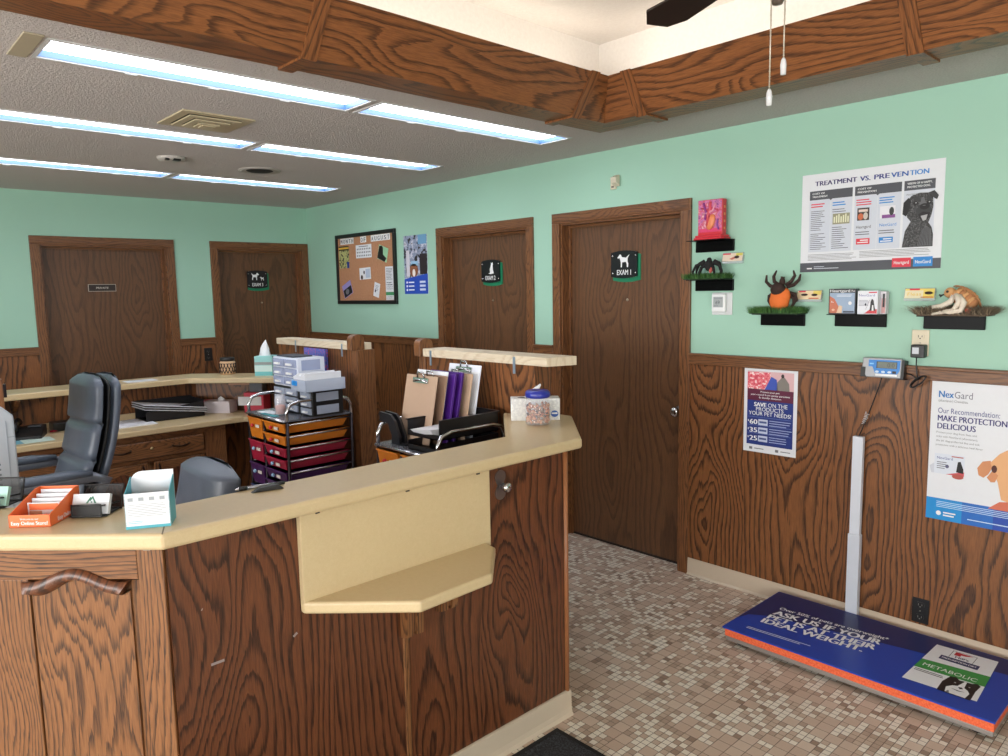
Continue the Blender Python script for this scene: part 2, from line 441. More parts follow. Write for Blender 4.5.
# doors: casing, jamb, slab
BRASS = M((150, 120, 70), .3, .9)
def door(name, T, w, desc, right=True, knob=None):
    # T: u along the wall from the outer casing edge, v up, d into the room
    c = .063
    root = MB(OAK_TRIM, T)
    for a, e in ((0, c), (w-c, w)): root.prism([(a, 0), (e, 0), (e, DT), (a, DT)], -.001, .016, axis='z', grain='y')
    root.box(0, w, DT, DT+c, -.001, .017, grain='x')
    root.box(.012, w-.012, DT+.012, DT+c-.012, .017, .022, grain='x')
    o = struct(root, name, desc, loc=T.translation, bevel=.004)
    j = MB(OAK_TRIM, T)
    j.box(c-.012, c+.012, 0, DT, -.13, 0, grain='y'); j.box(w-c-.012, w-c+.012, 0, DT, -.13, 0, grain='y'); j.box(c+.012, w-c-.012, DT-.012, DT+.01, -.13, 0, grain='x')
    j.box(c+.012, c+.028, 0, DT-.012, -.075, -.062, grain='y'); j.box(w-c-.028, w-c-.012, 0, DT-.012, -.075, -.062, grain='y'); j.box(c+.028, w-c-.028, DT-.028, DT-.012, -.075, -.062, grain='x')
    j.build('jamb', o)
    MB(OAK_DOOR, T).box(c+.014, w-c-.014, .012, DT-.014, -.12, -.076, grain='y').build('slab', o, bevel=.002)
    MB(M((40, 30, 26), .8), T).box(c+.012, w-c-.012, 0, .012, -.12, -.07).build('threshold', o)
    if knob:
        k = MB(CHROME, T @ Matrix.Translation((knob[0], knob[1], -.076)))
        k.lathe([(.031, 0), (.031, .006), (.012, .009), (.011, .028), (.022, .034), (.028, .045), (.027, .056), (.016, .062), (0, .063)])
        k.build('door_knob', o)
    if right:
        MB(M((160, 150, 130), .3, .8), T @ Matrix.Translation((w*.52, 1.555, -.076))).lathe([(.008, 0), (.008, .004), (.005, .006), (0, .006)], n=12).build('peephole', o)
    return o
door('door_1', onright(3.222, 0), 1.025, 'dark oak door to the first exam room, nearest the scale', True, (.905, .916))
door('door_2', onright(2.017, 0), 1.03, 'dark oak door to the second exam room beside the cork board', True, (.91, .916))
door('door_3', onback(-.939, 0), .935, 'dark oak door to the third exam room in the corner', True, (.82, .916))
door('door_4', onback(-2.289, 0), 1.046, 'dark oak private door behind the back desk', False, (.92, .916))

# wainscot, chair rail, baseboard
def dado(name, T, spans, desc):
    p = MB(OAK_WALL, T)
    for a, e in spans: p.box(a, e, .03, 1.205, 0, .007, grain='y')
    struct(p, name, desc+' oak veneer wainscot', loc=T.translation)
n = 2
for side, T, spans, word in (('right', onright(0, 0), [(.0, 2.017), (3.047, 3.222), (4.247, XR)], 'right wall'), ('back', onback(0, 0), [(YF, -2.289), (-1.243, -.939)], 'back wall')):
    dado('trim_%d' % n, T, spans, word); n += 1
    r = MB(OAK_TRIM, T)
    for a, e in spans: r.box(a, e, 1.203, 1.255, 0, .02, grain='x'); r.box(a, e, 1.25, 1.264, 0, .028, grain='x')
    struct(r, 'trim_%d' % n, word+' oak chair rail', loc=T.translation, bevel=.003); n += 1
    k = MB(VINYL, T)
    for a, e in spans: k.prism([(0, 0), (.022, 0), (.012, .012), (.0095, .096), (.007, .096), (0, .09)], a, e, axis='x', T=Matrix(((1, 0, 0, 0), (0, 0, 1, 0), (0, 1, 0, 0), (0, 0, 0, 1))))
    struct(k, 'baseboard_'+side, 'beige vinyl base along the '+word, loc=T.translation)

# beams round the tray: sloping inner board, flat underside, battens
SEC = [(0, 2.575), (.12, 2.405), (.275, 2.405), (.275, H+.02), (.16, 2.52), (.04, 2.575)]
def ring(o): return [(TX0-o, TY1+o), (TX1+o, TY1+o), (TX1+o, TY0-o), (TX0-o, TY0-o)]
names = ['window side', 'right wall side', 'camera side', 'reception side']
def beam(i, name, label, battens, gr):
    b = MB(OAK_BEAM); vs = []; k = len(SEC)
    for c in (i, (i+1) % 4):
        for o, z in SEC: vs.append((*ring(o)[c], z))
    fs = [tuple(range(k)), tuple(range(k, 2*k))[::-1]] + [(j, k+j, k+(j+1) % k, (j+1) % k) for j in range(k)]
    b.add(vs, fs, grain=gr)
    o = struct(b, name, label, loc=((ring(.1)[i][0]+ring(.1)[(i+1) % 4][0])/2, (ring(.1)[i][1]+ring(.1)[(i+1) % 4][1])/2, 2.405))
    sec = [(-.007, 2.577), (.116, 2.397), (.286, 2.397), (.286, 2.41), (.12, 2.41), (.004, 2.577)]
    for a in battens:
        t = MB(OAK_BEAM)
        pts = []
        for e in (a, a+.055):
            for oo, z in sec:
                x, y = ring(oo)[i]
                pts.append((e, y, z) if gr == 'x' else (x, e, z))
        m = len(sec)
        t.add(pts, [tuple(range(m)), tuple(range(m, 2*m))[::-1]] + [(j, m+j, m+(j+1) % m, (j+1) % m) for j in range(m)], grain='z')
        t.build('batten', o)
    return o
beam(0, 'trim_8', 'carved oak ceiling beam along the right wall', [4.385, 5.525, 6.6], 'x')
beam(1, 'trim_9', 'oak ceiling beam on the far side of the tray', [], 'y')
beam(2, 'trim_10', 'oak ceiling beam along the window side of the tray', [], 'x')
beam(3, 'trim_11', 'oak ceiling beam over the reception counter', [-.915, -2.255, -3.45], 'y')
# cove lamp strips hidden in the tray
def area(name, loc, rot, sx, sy, power, col=(1, 1, 1), spread=180):
    l = D.lights.new(name, 'AREA'); l.shape = 'RECTANGLE'; l.size = sx; l.size_y = sy; l.energy = power; l.color = col; l.spread = math.radians(spread)
    o = D.objects.new(name, l); C.objects.link(o); o.location = loc; o.rotation_euler = rot; return o
WARM = (1.0, .90, .76)
area('cove_lamp', ((x0+x1)/2, -.72, 2.56), (PI, 0, 0), 2.9, .05, LP_COVE, WARM)
area('cove_lamp', ((x0+x1)/2, TY0-.1, 2.56), (PI, 0, 0), 2.9, .05, LP_COVE, WARM)
area('cove_lamp', (4.215, (y0+y1)/2, 2.56), (PI, 0, 0), .05, 3.2, LP_COVE, WARM)
area('cove_lamp', (TX1+.1, (y0+y1)/2, 2.56), (PI, 0, 0), .05, 3.2, LP_COVE, WARM)
# daylight outside the windows
for w0, w1 in WIN: area('window_daylight', ((w0+w1)/2, YF-.3, 1.6), (PI/2, 0, 0), w1-w0+.3, 1.7, LP_WIN*(w1-w0)/2, (1, .985, .96))
area('window_daylight', (XR+.35, -3.8, 1.4), (PI/2, 0, PI/2), 3.0, 1.8, LP_SIDE, (1, .985, .96))

# recessed fluorescent fixtures
LENS = glow('fluorescent_lens', (242, 246, 255), LP_TUBE)
REFL = M((74, 106, 146), .35); LIPM = M((206, 206, 206), .5)
for i, (x, y) in enumerate(fixtures):
    row = ['nearest the wooden beam', 'in the middle row', 'nearest the back wall'][i//2]; end = ['left', 'right'][i % 2]
    t = thing('ceiling_light', 'recessed fluorescent ceiling light '+row+', '+end+' one of its pair', 'ceiling light', (x, y+FY/2, H), group='recessed fluorescent ceiling lights')
    h = MB(REFL); a0, a1, c0, c1 = x-FX, x+FX, y, y+FY; d = .022
    for q in ((a0, a0+.004, c0, c1), (a1-.004, a1, c0, c1), (a0+.004, a1-.004, c0, c0+.004), (a0+.004, a1-.004, c1-.004, c1)): h.box(*q, H, H+d+.03)
    h.build('housing', t)
    l = MB(LIPM)
    for q in ((a0-.014, a0, c0-.014, c1+.014), (a1, a1+.014, c0-.014, c1+.014), (a0, a1, c0-.014, c0), (a0, a1, c1, c1+.014)): l.box(*q, H-.004, H)
    for yy in (y+.3, y+.6, y+.9): l.box(a0-.016, a0-.004, yy-.02, yy+.02, H-.007, H-.004)
    l.build('trim_lip', t)
    MB(LENS).box(a0+.004, a1-.004, c0+.004, c1-.004, H+d, H+d+.008).build('lens', t)
BEIGE = M((176, 164, 140), .5)
o = MB(BEIGE).box(3.53, 3.80, -2.965, -2.908, H-.006, H).build('blank_plate', loc=(3.66, -2.95, H), bevel=.002)
tag(o, 'beige metal blank plate on the ceiling at the end of the nearest light row', 'plate')
# square diffuser
t = thing('air_vent', 'beige square ceiling air diffuser with nested rings', 'vent', (2.97, -2.09, H))
for i, (r, d) in enumerate(((.165, .006), (.118, .014), (.08, .02), (.045, .026))):
    f = MB(M((190, 176, 146), .55)); w = .03 if i else .04
    for q in ((-r, r, -r, -r+w), (-r, r, r-w, r), (-r, -r+w, -r+w, r-w), (r-w, r, -r+w, r-w)):
        f.box(2.97+q[0], 2.97+q[1], -2.09+q[2], -2.09+q[3], H-d, H-d+.006)
    f.build('ring', t)
b = MB(M((90, 80, 66), .8)); b.box(2.81, 3.13, -2.25, -1.93, H-.003, H); b.box(2.94, 3.0, -2.12, -2.06, H-.03, H-.003, mat=M((190, 176, 146), .55)); b.build('backing', t)
t = thing('smoke_detector', 'white round smoke detector on the ceiling', 'smoke detector', (1.95, -1.9, H))
MB(M((190, 184, 178), .5)).lathe([(.078, 0), (.078, -.006), (.068, -.018), (.045, -.026), (0, -.027)][::-1], (1.95, -1.9, H)).build('body', t)
MB(BLACK).box(1.99, 2.02, -1.91, -1.87, H-.027, H-.016).box(1.985, 2.01, -1.95, -1.93, H-.027, H-.016).build('slot', t)
t = thing('round_vent', 'round ceiling vent with a dark open centre', 'vent', (1.815, -1.295, H))  # air vent; a solid dark disc stands for its open centre
MB(M((176, 170, 164), .5)).lathe([(.088, -.004), (.10, -.007), (.135, -.004), (.135, 0), (.088, 0)], (1.815, -1.295, H), n=32).build('rim', t)
MB(M((22, 22, 24), .7)).lathe([(0, -.009), (.07, -.009), (.088, -.003), (.088, 0), (0, 0)], (1.815, -1.295, H), n=32).build('grille', t)

# ceiling fan hanging in the tray
fx, fy = 5.58, -1.715; NBLADE = 4
t = thing('ceiling_fan', 'ceiling fan with dark blades and pull chains in the raised tray', 'ceiling fan', (fx, fy, 2.8))
NICK = M((150, 140, 132), .3, .9); BLADE = M((34, 24, 22), .35)
MB(NICK).lathe([(0, -.07), (.03, -.068), (.065, -.03), (.07, 0)], (fx, fy, 2.8)).tube([(fx, fy, 2.74), (fx, fy, 2.55)], .013).build('canopy', t)
MB(NICK).lathe([(0, -.1), (.03, -.1), (.06, -.09), (.1, -.06), (.115, -.01), (.1, .04), (.04, .06), (0, .06)], (fx, fy, 2.52), n=32).build('motor', t)
MB(NICK).lathe([(0, -.12), (.012, -.118), (.02, -.1), (.022, -.08), (.034, -.06), (.05, -.03), (.052, 0), (0, 0)], (fx, fy, 2.425)).build('switch_housing', t)
for k in range(NBLADE):
    a = math.radians(160+360/NBLADE*k); T = Matrix.Translation((fx, fy, 2.435)) @ Matrix.Rotation(a, 4, 'Z') @ Matrix.Rotation(math.radians(11), 4, 'X')
    pts = [(.17, -.04), (.44, -.062), (.515, -.045), (.545, .012), (.48, .058), (.17, .042)]
    bl = MB(BLADE, T).prism(pts, -.004, .004, axis='z').build('blade', t, bevel=.001)
    MB(NICK, T).box(.06, .22, -.014, .014, .004, .01).build('blade_arm', bl)
for dx, dy, z1, z0 in ((-.008, -.016, 2.36, 2.10), (.012, .014, 2.32, 2.175)):
    c = MB(M((196, 186, 170), .35, .6)).tube([(fx+dx, fy+dy, z1), (fx+dx, fy+dy, z0)], .0016, n=6)
    z = z0
    while z < z1: c.ell((fx+dx, fy+dy, z), (.0026,)*3, n=6); z += .012
    o = c.build('pull_chain', t)
    MB(glass('clear_pull', (225, 225, 228), .75)).lathe([(0, -.034), (.0065, -.034), (.0075, -.01), (.006, .0), (.003, .006), (0, .006)], (fx+dx, fy+dy, z0), n=12).build('pull_weight', o)
# ================================================================ RECEPTION
r2 = 2**.5
def offset_strip(pts, w):
    """inner line of an open strip, w to the left of the running direction"""
    out = []
    P = [Vector((*p, 0)) for p in pts]
    for i, p in enumerate(P):
        ds = []
        if i > 0: ds.append((P[i]-P[i-1]).normalized())
        if i < len(P)-1: ds.append((P[i+1]-P[i]).normalized())
        ns = [Vector((-d.y, d.x, 0)) for d in ds]
        n = ns[0] if len(ns) == 1 else (ns[0]+ns[1]).normalized()
        k = w/max(.3, n.dot(ns[0])); q = p+n*k; out.append((q.x, q.y))
    return out
# worktop: the long run, bent at 45 degrees at both ends
outer = [(3.95, -3.775), (4.757, -2.972), (4.747, -1.492), (4.40, -1.155)]
inner = offset_strip(outer, .235)
poly = outer + [(4.30, -1.155), (4.30, -1.283), (4.10, -1.283)] + [(4.510, -1.655), (4.520, -2.875), (3.79, -3.61)]
o = MB(LAM).prism(poly, 1.04, 1.08).build('reception_worktop', loc=(4.63, -2.2, 1.04), bevel=.010, seg=3)
tag(o, 'long beige laminate reception counter top with angled ends', 'countertop')
o['_w'] = 1
MB(M((120, 100, 72), .6)).prism([(4.757-.004, -2.9725), (4.757, -2.9705), (4.522, -2.8735), (4.518, -2.8755)], 1.0795, 1.0803).build('joint_line', o)

# front of the counter
t = thing('reception_counter', 'dark stained oak reception counter front below the beige top', 'counter', (4.65, -2.2, 0))
MB(OAK_FRONT).box(4.66, 4.70, -2.95, -2.28, .02, 1.04).build('front_panel', t)
MB(OAK_FRONT).box(4.60, 4.70, -2.262, -1.528, .02, 1.04).build('front_panel', t)
MB(OAK_CAB_LIT).box(4.60, 4.706, -2.2815, -2.2605, .02, .66).box(4.60, 4.699, -2.2815, -2.2605, .66, 1.04).build('seam_strip', t, bevel=.004)
MB(M((150, 96, 60), .4)).tube([(4.70, -1.534, .02), (4.70, -1.534, 1.04)], .010, n=10).build('corner_bead', t)
d45 = plane((4.70, -1.53, 0), (-1, 1, 0), (0, 0, 1))
MB(OAK_FRONT, d45).box(0, .50, .02, 1.04, -.05, 0, grain='y').build('end_panel', t)
k = MB(VINYL); k.prism([(4.70, .0), (4.724, 0), (4.716, .012), (4.7125, .03), (4.711, .094), (4.706, .097), (4.70, .097)], -2.97, -1.522, axis='y'); k.build('base_strip', t)
MB(VINYL, d45).box(0, .49, 0, .097, 0, .009).build('base_strip', t)
# bits of tape left on the panel
tp = MB(glass('old_tape', (200, 190, 190), .45))
TP = plane((4.70, 0, 0), (0, 1, 0), (0, 0, 1))
def tape(u, v, a, w=.018, h=.007):
    X = TP @ Matrix.Translation((u, v, .0008)) @ Matrix.Rotation(a, 4, 'Z')
    tp.add([(-w/2, -h/2, 0), (w/2, -h/2, 0), (w/2, h/2, 0), (-w/2, h/2, 0)], [(0, 1, 2, 3)], T=X)
for q in ((-2.845, .700, .02, .034), (-2.632, .70, .6, .014), (-2.875, .85, 1.1, .006, .003)):
    tp = MB(glass('old_tape', (200, 190, 190), .45)); tape(*q); tp.build('tape_scrap', t)

# left cabinet of the counter with its arched panel, in the window-lit oak tone
c45 = plane((4.70, -2.956, 0), (1, 1, 0), (0, 0, 1))     # u runs back to the corner, negative to the left; faces the camera
t = thing('counter_cabinet', 'oak cabinet, toned lighter as window-lit, with an arched raised panel at the angled counter end', 'cabinet', (4.70, -2.968, 0))
MB(OAK_CAB_LIT, c45).prism([(-.95, .0), (-.09, .0), (-.09, 1.04), (-.95, 1.04)], -.10, -.031, grain='y').build('body', t)
MB(OAK_CAB_LIT, c45).box(-.065, -.001, .0, 1.04, -.03, 0, grain='y').build('stile', t, bevel=.002)
MB(OAK_CAB_LIT, c45).box(-.66, -.338, .0, .951, -.03, -.004, grain='y').build('stile', t, bevel=.002)
MB(OAK_CAB_LIT, c45).box(-.95, -.0655, .952, 1.04, -.028, 0, grain='x').build('rail', t, bevel=.002)
top = [(-.352+.262*i/16,   .946+.034*(.5-.5*math.cos(2*PI*min(1, max(0, (i-1)/14))))) for i in range(17)]
low = [(-.318+.208*i/16, .910+.040*(.5-.5*math.cos(2*PI*i/16))) for i in range(17)]
MB(OAK_CAB_LIT, c45).prism([(-.335, .0), (-.092, .0), (-.092, .92)] + low[::-1] + [(-.335, .92)], -.03, -.008, grain='y').build('raised_panel', t)
mo = MB(OAK_FRONT, c45)
vs = [(u, v, .004) for u, v in top]+[((a[0]+b[0])/2, (a[1]+b[1])/2-.002, .026) for a, b in zip(top, low)]+[(u, v, -.004) for u, v in low]
fs = [(17*j+i, 17*j+i+17, 17*j+i+18, 17*j+i+1) for j in (0, 1) for i in range(16)]
vs2 = [(p[0], p[1], -.02) for p in vs]
mo.add(vs, fs, grain='y', smooth=True); mo.add([vs[i] for i in range(17)]+[vs2[i] for i in range(17)], [(i, i+1, i+18, i+17) for i in range(16)], grain='y')
for e in (0, 16): mo.add([vs[e], vs[17+e], vs[34+e], vs2[e]], [(0, 1, 2, 3)], grain='y')
mo.build('arch_moulding', t)
MB(OAK_CAB_LIT, c45).box(-.091, -.066, .0, .945, -.03, -.014, grain='y').build('panel_edge', t)
MB(M((150, 140, 130), .3, .8), c45).box(-.046, -.030, 1.024, 1.034, 0, .003).build('hinge_tab', t)

# drop shelf hung on the counter front
t = thing('check_shelf', 'beige laminate drop shelf with angled corners on the counter front', 'shelf', (4.70, -2.27, .78))
MB(LAM).box(4.701, 4.722, -2.612, -1.928, .778, 1.036).build('back_board', t, bevel=.002)
MB(LAM).prism([(4.701, -2.614), (4.722, -2.614), (4.944, -2.385), (4.935, -2.115), (4.775, -1.957), (4.701, -1.945)], .758, .792).build('ledge', t, bevel=.008, seg=3)
for y in (-2.262, -2.125):
    br = MB(OAK_CAB_LIT)
    zz_ = .0 if y < -2.2 else .040
    for a_, c_, zb, g in ((-.030, -.008, .574+zz_, 0), (.008, .030, .574+zz_, 0), (-.008, .008, .582+zz_, .006)):
        br.prism([(4.7065, zb), (4.742-g, zb+.010), (4.746-g, .66), (4.77, .70), (4.85, .745), (4.85, .758), (4.7065, .758)], y+a_, y+c_, axis='y')
    br.build('bracket', t)
for y in (-2.56, -2.26, -1.98): MB(BLACK).box(4.722, 4.726, y-.006, y+.006, 1.030, 1.037).build('screw', t)

# leash hook: butterfly shaped back plate with a knob
t = thing('leash_hook', 'bone shaped metal leash hook with a round knob below the counter edge', 'hook', (4.70, -1.86, .96))
hp = plane((4.70, -1.862, .968), (0, 1, 0), (0, 0, 1))
pl = []
for k in range(40):
    a = 2*PI*k/40; r = .020+.026*abs(math.sin(a))**2.2-.003*math.cos(a)**8
    pl.append((r*math.cos(a)*(.60+.40*abs(math.sin(a)))*1.2, r*math.sin(a)*1.12))
MB(M((140, 132, 132), .3, .9), hp).prism(pl, 0, .003).build('back_plate', t)
MB(CHROME, hp @ Matrix.Translation((.008, -.006, .003))).lathe([(.011, 0), (.010, .012), (.016, .016), (.018, .024), (.015, .032), (.006, .035), (0, .035)], n=20).build('knob', t)

# low partitions behind, with plank ledges
def partition(name, label, x0, x1, capx, ledge, lab2, clips, endx):
    t = thing(name, label, 'partition', ((x0+x1)/2, -1.21, 0))
    p = MB(OAK_WALL); p.box(x0+.004, x1-.004, -1.275, -1.175, .0, 1.302); p.build('panel', t)
    q = MB(OAK_TRIM)
    if capx > (x0+x1)/2: q.box(x1-.055, x1, -1.285, -1.168, .0, 1.303); q.box(x1-.065, x1-.059, -1.281, -1.17, 0, 1.303)
    else: q.box(x0, x0+.055, -1.285, -1.168, .0, 1.303)
    q.build('post', t, bevel=.005)
    cx = capx; pr = [(-1.318, 1.303), (-1.318, 1.362)] + [(-1.275-.043*math.cos(PI*k/10), 1.362+.03*math.sin(PI*k/10)) for k in range(1, 10)] + [(-1.232, 1.362), (-1.232, 1.303)]
    MB(OAK_TRIM).prism(pr, cx-.025, cx+.025, axis='x').build('rounded_cap', t, bevel=.003)
    l0, l1 = ledge
    s = thing('plank_ledge', lab2, 'ledge', ((l0+l1)/2, -1.23, 1.3035))
    m = MB(PINE)
    if capx > (x0+x1)/2: m.prism([(l0, -1.302), (cx-.026, -1.302), (cx-.026, -1.23), (cx+.024, -1.23), (cx+.024, -1.185), (l0, -1.185)], 1.3035, 1.342, grain='x')
    else: m.prism([(l0, -1.302), (l1, -1.302), (l1+.045, -1.165), (l0, -1.165)], 1.3035, 1.342, grain='x')
    m.build('plank', s, bevel=.002)
    for cxp in clips:
        MB(M((150, 170, 190), .35, .6)).box(cxp-.007, cxp+.007, -1.3045, -1.302, 1.262, 1.336).build('metal_clip', s)
    return t
partition('low_partition', 'low oak partition with a rounded post cap behind the drawer carts', 1.90, 2.895, 2.866, (1.935, 2.892), 'pale plank ledge on the partition behind the left drawer cart', (2.20, 2.76), 0)
partition('low_partition', 'low oak partition beside the first exam door behind the clipboards', 3.475, 4.30, 3.505, (3.535, 4.392), 'pale plank ledge on the partition beside the first exam door', (3.60, 4.196), 0)

# back desk: work surface, cabinets, raised ledge
t = thing('back_desk_cabinet', 'oak desk cabinet with arched doors and a long drawer under the back worktop', 'cabinet', (1.1, -2.3, 0))
fxp = 1.36
MB(OAK_CAB_LIT).box(.90, 1.335, -3.2, -1.447, .0, .72).build('body', t)
fp = plane((fxp, 0, 0), (0, 1, 0), (0, 0, 1))
MB(OAK_TRIM, fp).box(-3.2, -1.447, .68, .72, -.025, 0, grain='x').box(-1.595, -1.447, .0, .68, -.025, 0, grain='y').box(-3.2, -1.595, .535, .555, -.025, 0, grain='x').box(-3.2, -1.595, .0, .07, -.025, 0, grain='x').build('face_frame', t)
for u0, u1 in ((-2.30, -1.607), (-3.18, -2.32)):
    dr = MB(OAK_CAB_LIT, fp).box(u0, u1, .560, .675, 0, .018, grain='x').build('drawer', t, bevel=.008)
    for uu in (u0+.16, u1-.16):
        MB(M((58, 44, 36), .35, .9), fp).tube([(uu-.055, .625, .018), (uu-.05, .622, .035), (uu, .614, .038), (uu+.05, .622, .035), (uu+.055, .625, .018)], .006, n=8).build('handle', dr)
    MB(M((180, 160, 120), .3, .9), fp @ Matrix.Translation(((u0+u1)/2, .625, .018))).lathe([(.011, 0), (.010, .008), (0, .009)], n=12).build('lock', dr)
def archdoor(u0, u1, hside):
    dd = MB(OAK_CAB_LIT, fp)
    dd.box(u0, u0+.06, .075, .53, 0, .018, grain='y'); dd.box(u1-.06, u1, .075, .53, 0, .018, grain='y'); dd.box(u0+.06, u1-.06, .075, .14, 0, .018, grain='x')
    pts = [(u0+.06, .53), (u0+.06, .42)] + [(u0+.06+(u1-u0-.12)*i/12, .42+.055*math.sin(PI*i/12)**1.3) for i in range(1, 12)] + [(u1-.06, .42), (u1-.06, .53)]
    dd.prism(pts, 0, .018, grain='x')
    o = dd.build('door', t, bevel=.004)
    MB(OAK_FRONT, fp).prism([(u0+.06, .14), (u1-.06, .14)] + [(u1-.06-(u1-u0-.12)*i/12, .42+.055*math.sin(PI*i/12)**1.3) for i in range(0, 13)], 0, .010, grain='y').build('panel', o)
    uu = u1-.03 if hside else u0+.03
    MB(M((40, 30, 26), .35, .9), fp).tube([(uu, .44, .018), (uu-.002, .445, .03), (uu, .475, .036), (uu-.002, .505, .03), (uu, .51, .018)], .007, n=8).build('handle', o)
archdoor(-2.30, -1.985, True); archdoor(-1.945, -1.607, False); archdoor(-2.66, -2.34, False); archdoor(-3.18, -2.68, True)
o = MB(LAM).prism([(.86, -3.2), (1.415, -3.2), (1.415, -1.33), (1.88, -1.0), (1.60, -.82), (1.34, -.98), (.87, -1.46)], .722, .76).build('desk_worktop', loc=(1.1, -2.2, .72), bevel=.008, seg=3)
tag(o, 'beige laminate desk top running under the back ledge', 'desk top'); o['_w'] = 1
MB(LAM).box(.862, .88, -3.2, -1.45, .76, .80).build('backsplash', o)
# raised back counter wall + ledge
t = thing('back_counter_wall', 'oak panel wall carrying the raised ledge of the back desk', 'panel', (.84, -2.2, 0))
MB(OAK_WALL).box(.80, .86, -3.3, -1.45, .0, 1.0).build('long_panel', t)
ang = plane((.86, -1.45, 0), (1, 1, 0), (0, 0, 1))
MB(OAK_WALL, ang).box(0, .86, .0, 1.0, -.05, 0, grain='y').build('angled_panel', t)
MB(M((190, 140, 112), .5), ang).box(.26, .44, .955, .975, 0, .02, grain='x').build('cleat', t)
for yy in (-2.62, -2.1): MB(OAK_TRIM).prism([(.86, 1.0), (1.02, 1.0), (1.02, .98), (.88, .90), (.86, .90)], yy-.012, yy+.012, axis='y').build('bracket', t)
bend = [(1.115, -3.25), (1.105, -1.585), (1.74, -1.035)]
MBL = MB(LAM).prism(bend + [(1.50, -.80), (.80, -1.455), (.80, -3.25)], 1.0, 1.04)
o = MBL.build('back_ledge', loc=(1.0, -2.2, 1.0), bevel=.008, seg=3)
tag(o, 'raised beige laminate ledge of the back desk, with an angled end', 'ledge')
t = thing('hutch', 'oak hutch side at the far left edge behind the computer', 'hutch', (2.46, -3.3, 0))
MB(OAK_WALL).box(2.30, 2.62, -3.50, -2.93, 1.05, 1.275).build('case', t)
MB(OAK_WALL).box(2.30, 2.33, -3.50, -3.30, .0, 1.05).box(2.59, 2.62, -3.50, -3.30, .0, 1.05).build('support', t)
MB(DARKMETAL).box(2.58, 2.60, -2.931, -2.915, 1.19, 1.25).build('latch', t)
# inner desk that carries the computer
t = thing('computer_desk', 'beige topped inner desk below the counter carrying the computer', 'desk', (3.4, -3.2, 0))
MB(LAM).prism([(2.95, -3.36), (3.75, -3.36), (3.95, -3.2), (3.65, -2.9), (2.95, -2.9)], .72, .755).build('top', t, bevel=.006)
MB(OAK_FRONT).box(2.98, 3.0, -3.34, -2.93, 0, .72).box(3.55, 3.57, -3.34, -2.95, 0, .72).box(2.98, 3.55, -3.34, -3.32, .1, .72).build('leg_panel', t)
t = thing('computer_tower', 'light grey desktop computer tower at the left edge', 'computer', (3.3, -3.09, .755))
b = MB(M((176, 182, 192), .4)); b.prism([(-3.21, .756), (-3.028, .756), (-3.028, 1.215), (-3.06, 1.25), (-3.21, 1.262)], 3.08, 3.43, axis='x'); b.build('case', t, bevel=.006)
b = MB(M((150, 156, 168), .4)); 
for z in (.82, .96, 1.14): b.box(3.4302, 3.4312, -3.052, -3.03, z, z+.003)
b.box(3.4302, 3.4315, -3.055, -3.052, .77, 1.2); b.build('panel_seam', t)
v = MB(M((110, 114, 124), .5))
for k in range(9): v.box(3.4302, 3.4312, -3.17, -3.08, .90+.018*k, .907+.018*k)
v.build('vent_slots', t)

